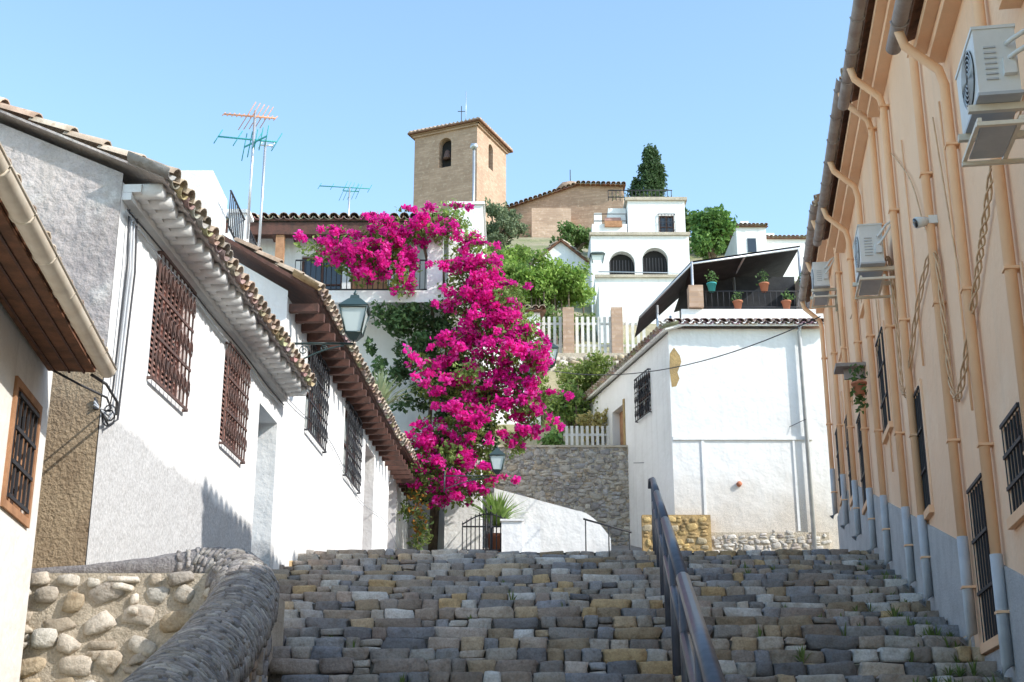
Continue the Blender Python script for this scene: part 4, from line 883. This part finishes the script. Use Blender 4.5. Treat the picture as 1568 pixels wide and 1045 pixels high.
shrub('leafy_plant',clumps(1.1,34.2,8.5,.35,.4,.35,10,.22,23),300,.16,(.14,.28,.07),(.27,.42,.14),24)
shrub('hillside_shrub',clumps(0,56,21.5,3.0,2,.6,22,.5,25),260,.2,(.10,.18,.045),(.23,.31,.09),26)
shrub('hillside_shrub',clumps(-1.5,42,14.0,2,1.5,1.5,16,.5,27),260,.18,(.10,.19,.045),(.25,.35,.1),28)
shrub('hillside_shrub',clumps(9,70,28.5,5,3,.8,26,.8,29),200,.3,(.08,.15,.04),(.19,.27,.08),30)
shrub('hillside_shrub',clumps(1.4,43,14.6,1.4,1,.5,22,.32,35),300,.14,(.14,.23,.06),(.31,.37,.12),36)
shrub('hillside_shrub',clumps(1.2,62,24.0,2.5,2,.5,18,.5,37),240,.2,(.12,.19,.05),(.25,.33,.1),38)
G=Obj('dry_stone_wall',(0,50,18.5)); G['core'].box(-3,1.2,50.1,50.6,16,19.0,'light_mortar'); rubble(G['stones'],(-1.5,50.09,17.8),(1,0,0),(0,0,1),(0,-1,0),2.6,1.2,.3,SG,41); G.done()

# ------------------------------------------------------------------ light, sky, camera
el=math.radians(35); S_=Vector((.90,-.43,0)).normalized()
sd=Vector((S_.x*math.cos(el),S_.y*math.cos(el),math.sin(el)))
sl=bpy.data.lights.new('sun','SUN'); sl.energy=5.0; sl.angle=math.radians(.53); sl.color=(1,.96,.90)
so=bpy.data.objects.new('sun',sl); so.rotation_euler=sd.to_track_quat('Z','Y').to_euler(); so.location=(20,-10,30); scene.collection.objects.link(so)
w=bpy.data.worlds.new('World'); scene.world=w; w.use_nodes=True; nt=w.node_tree
sk=nt.nodes.new('ShaderNodeTexSky'); sk.sky_type='NISHITA'; sk.sun_disc=False; sk.sun_elevation=el; sk.sun_rotation=math.atan2(S_.x,S_.y); sk.altitude=200; sk.air_density=1.0; sk.dust_density=.6; sk.ozone_density=1.5
mx=nt.nodes.new('ShaderNodeMix'); mx.data_type='RGBA'; mx.blend_type='MULTIPLY'; mx.inputs[0].default_value=1; mx.inputs[7].default_value=(2.6,2.72,2.5,1)
nt.links.new(sk.outputs[0],mx.inputs[6]); nt.links.new(mx.outputs[2],nt.nodes['Background'].inputs[0]); nt.nodes['Background'].inputs[1].default_value=.15
cam=bpy.data.cameras.new('camera'); co=bpy.data.objects.new('camera',cam); scene.collection.objects.link(co); scene.camera=co
cam.sensor_width=36; cam.lens=36*2100/1568; cam.clip_start=.1; cam.clip_end=6000
co.rotation_euler=(math.radians(90+18.1),0,0)
scene.view_settings.view_transform='Standard'; scene.view_settings.look='None'; scene.view_settings.exposure=0
print('done')
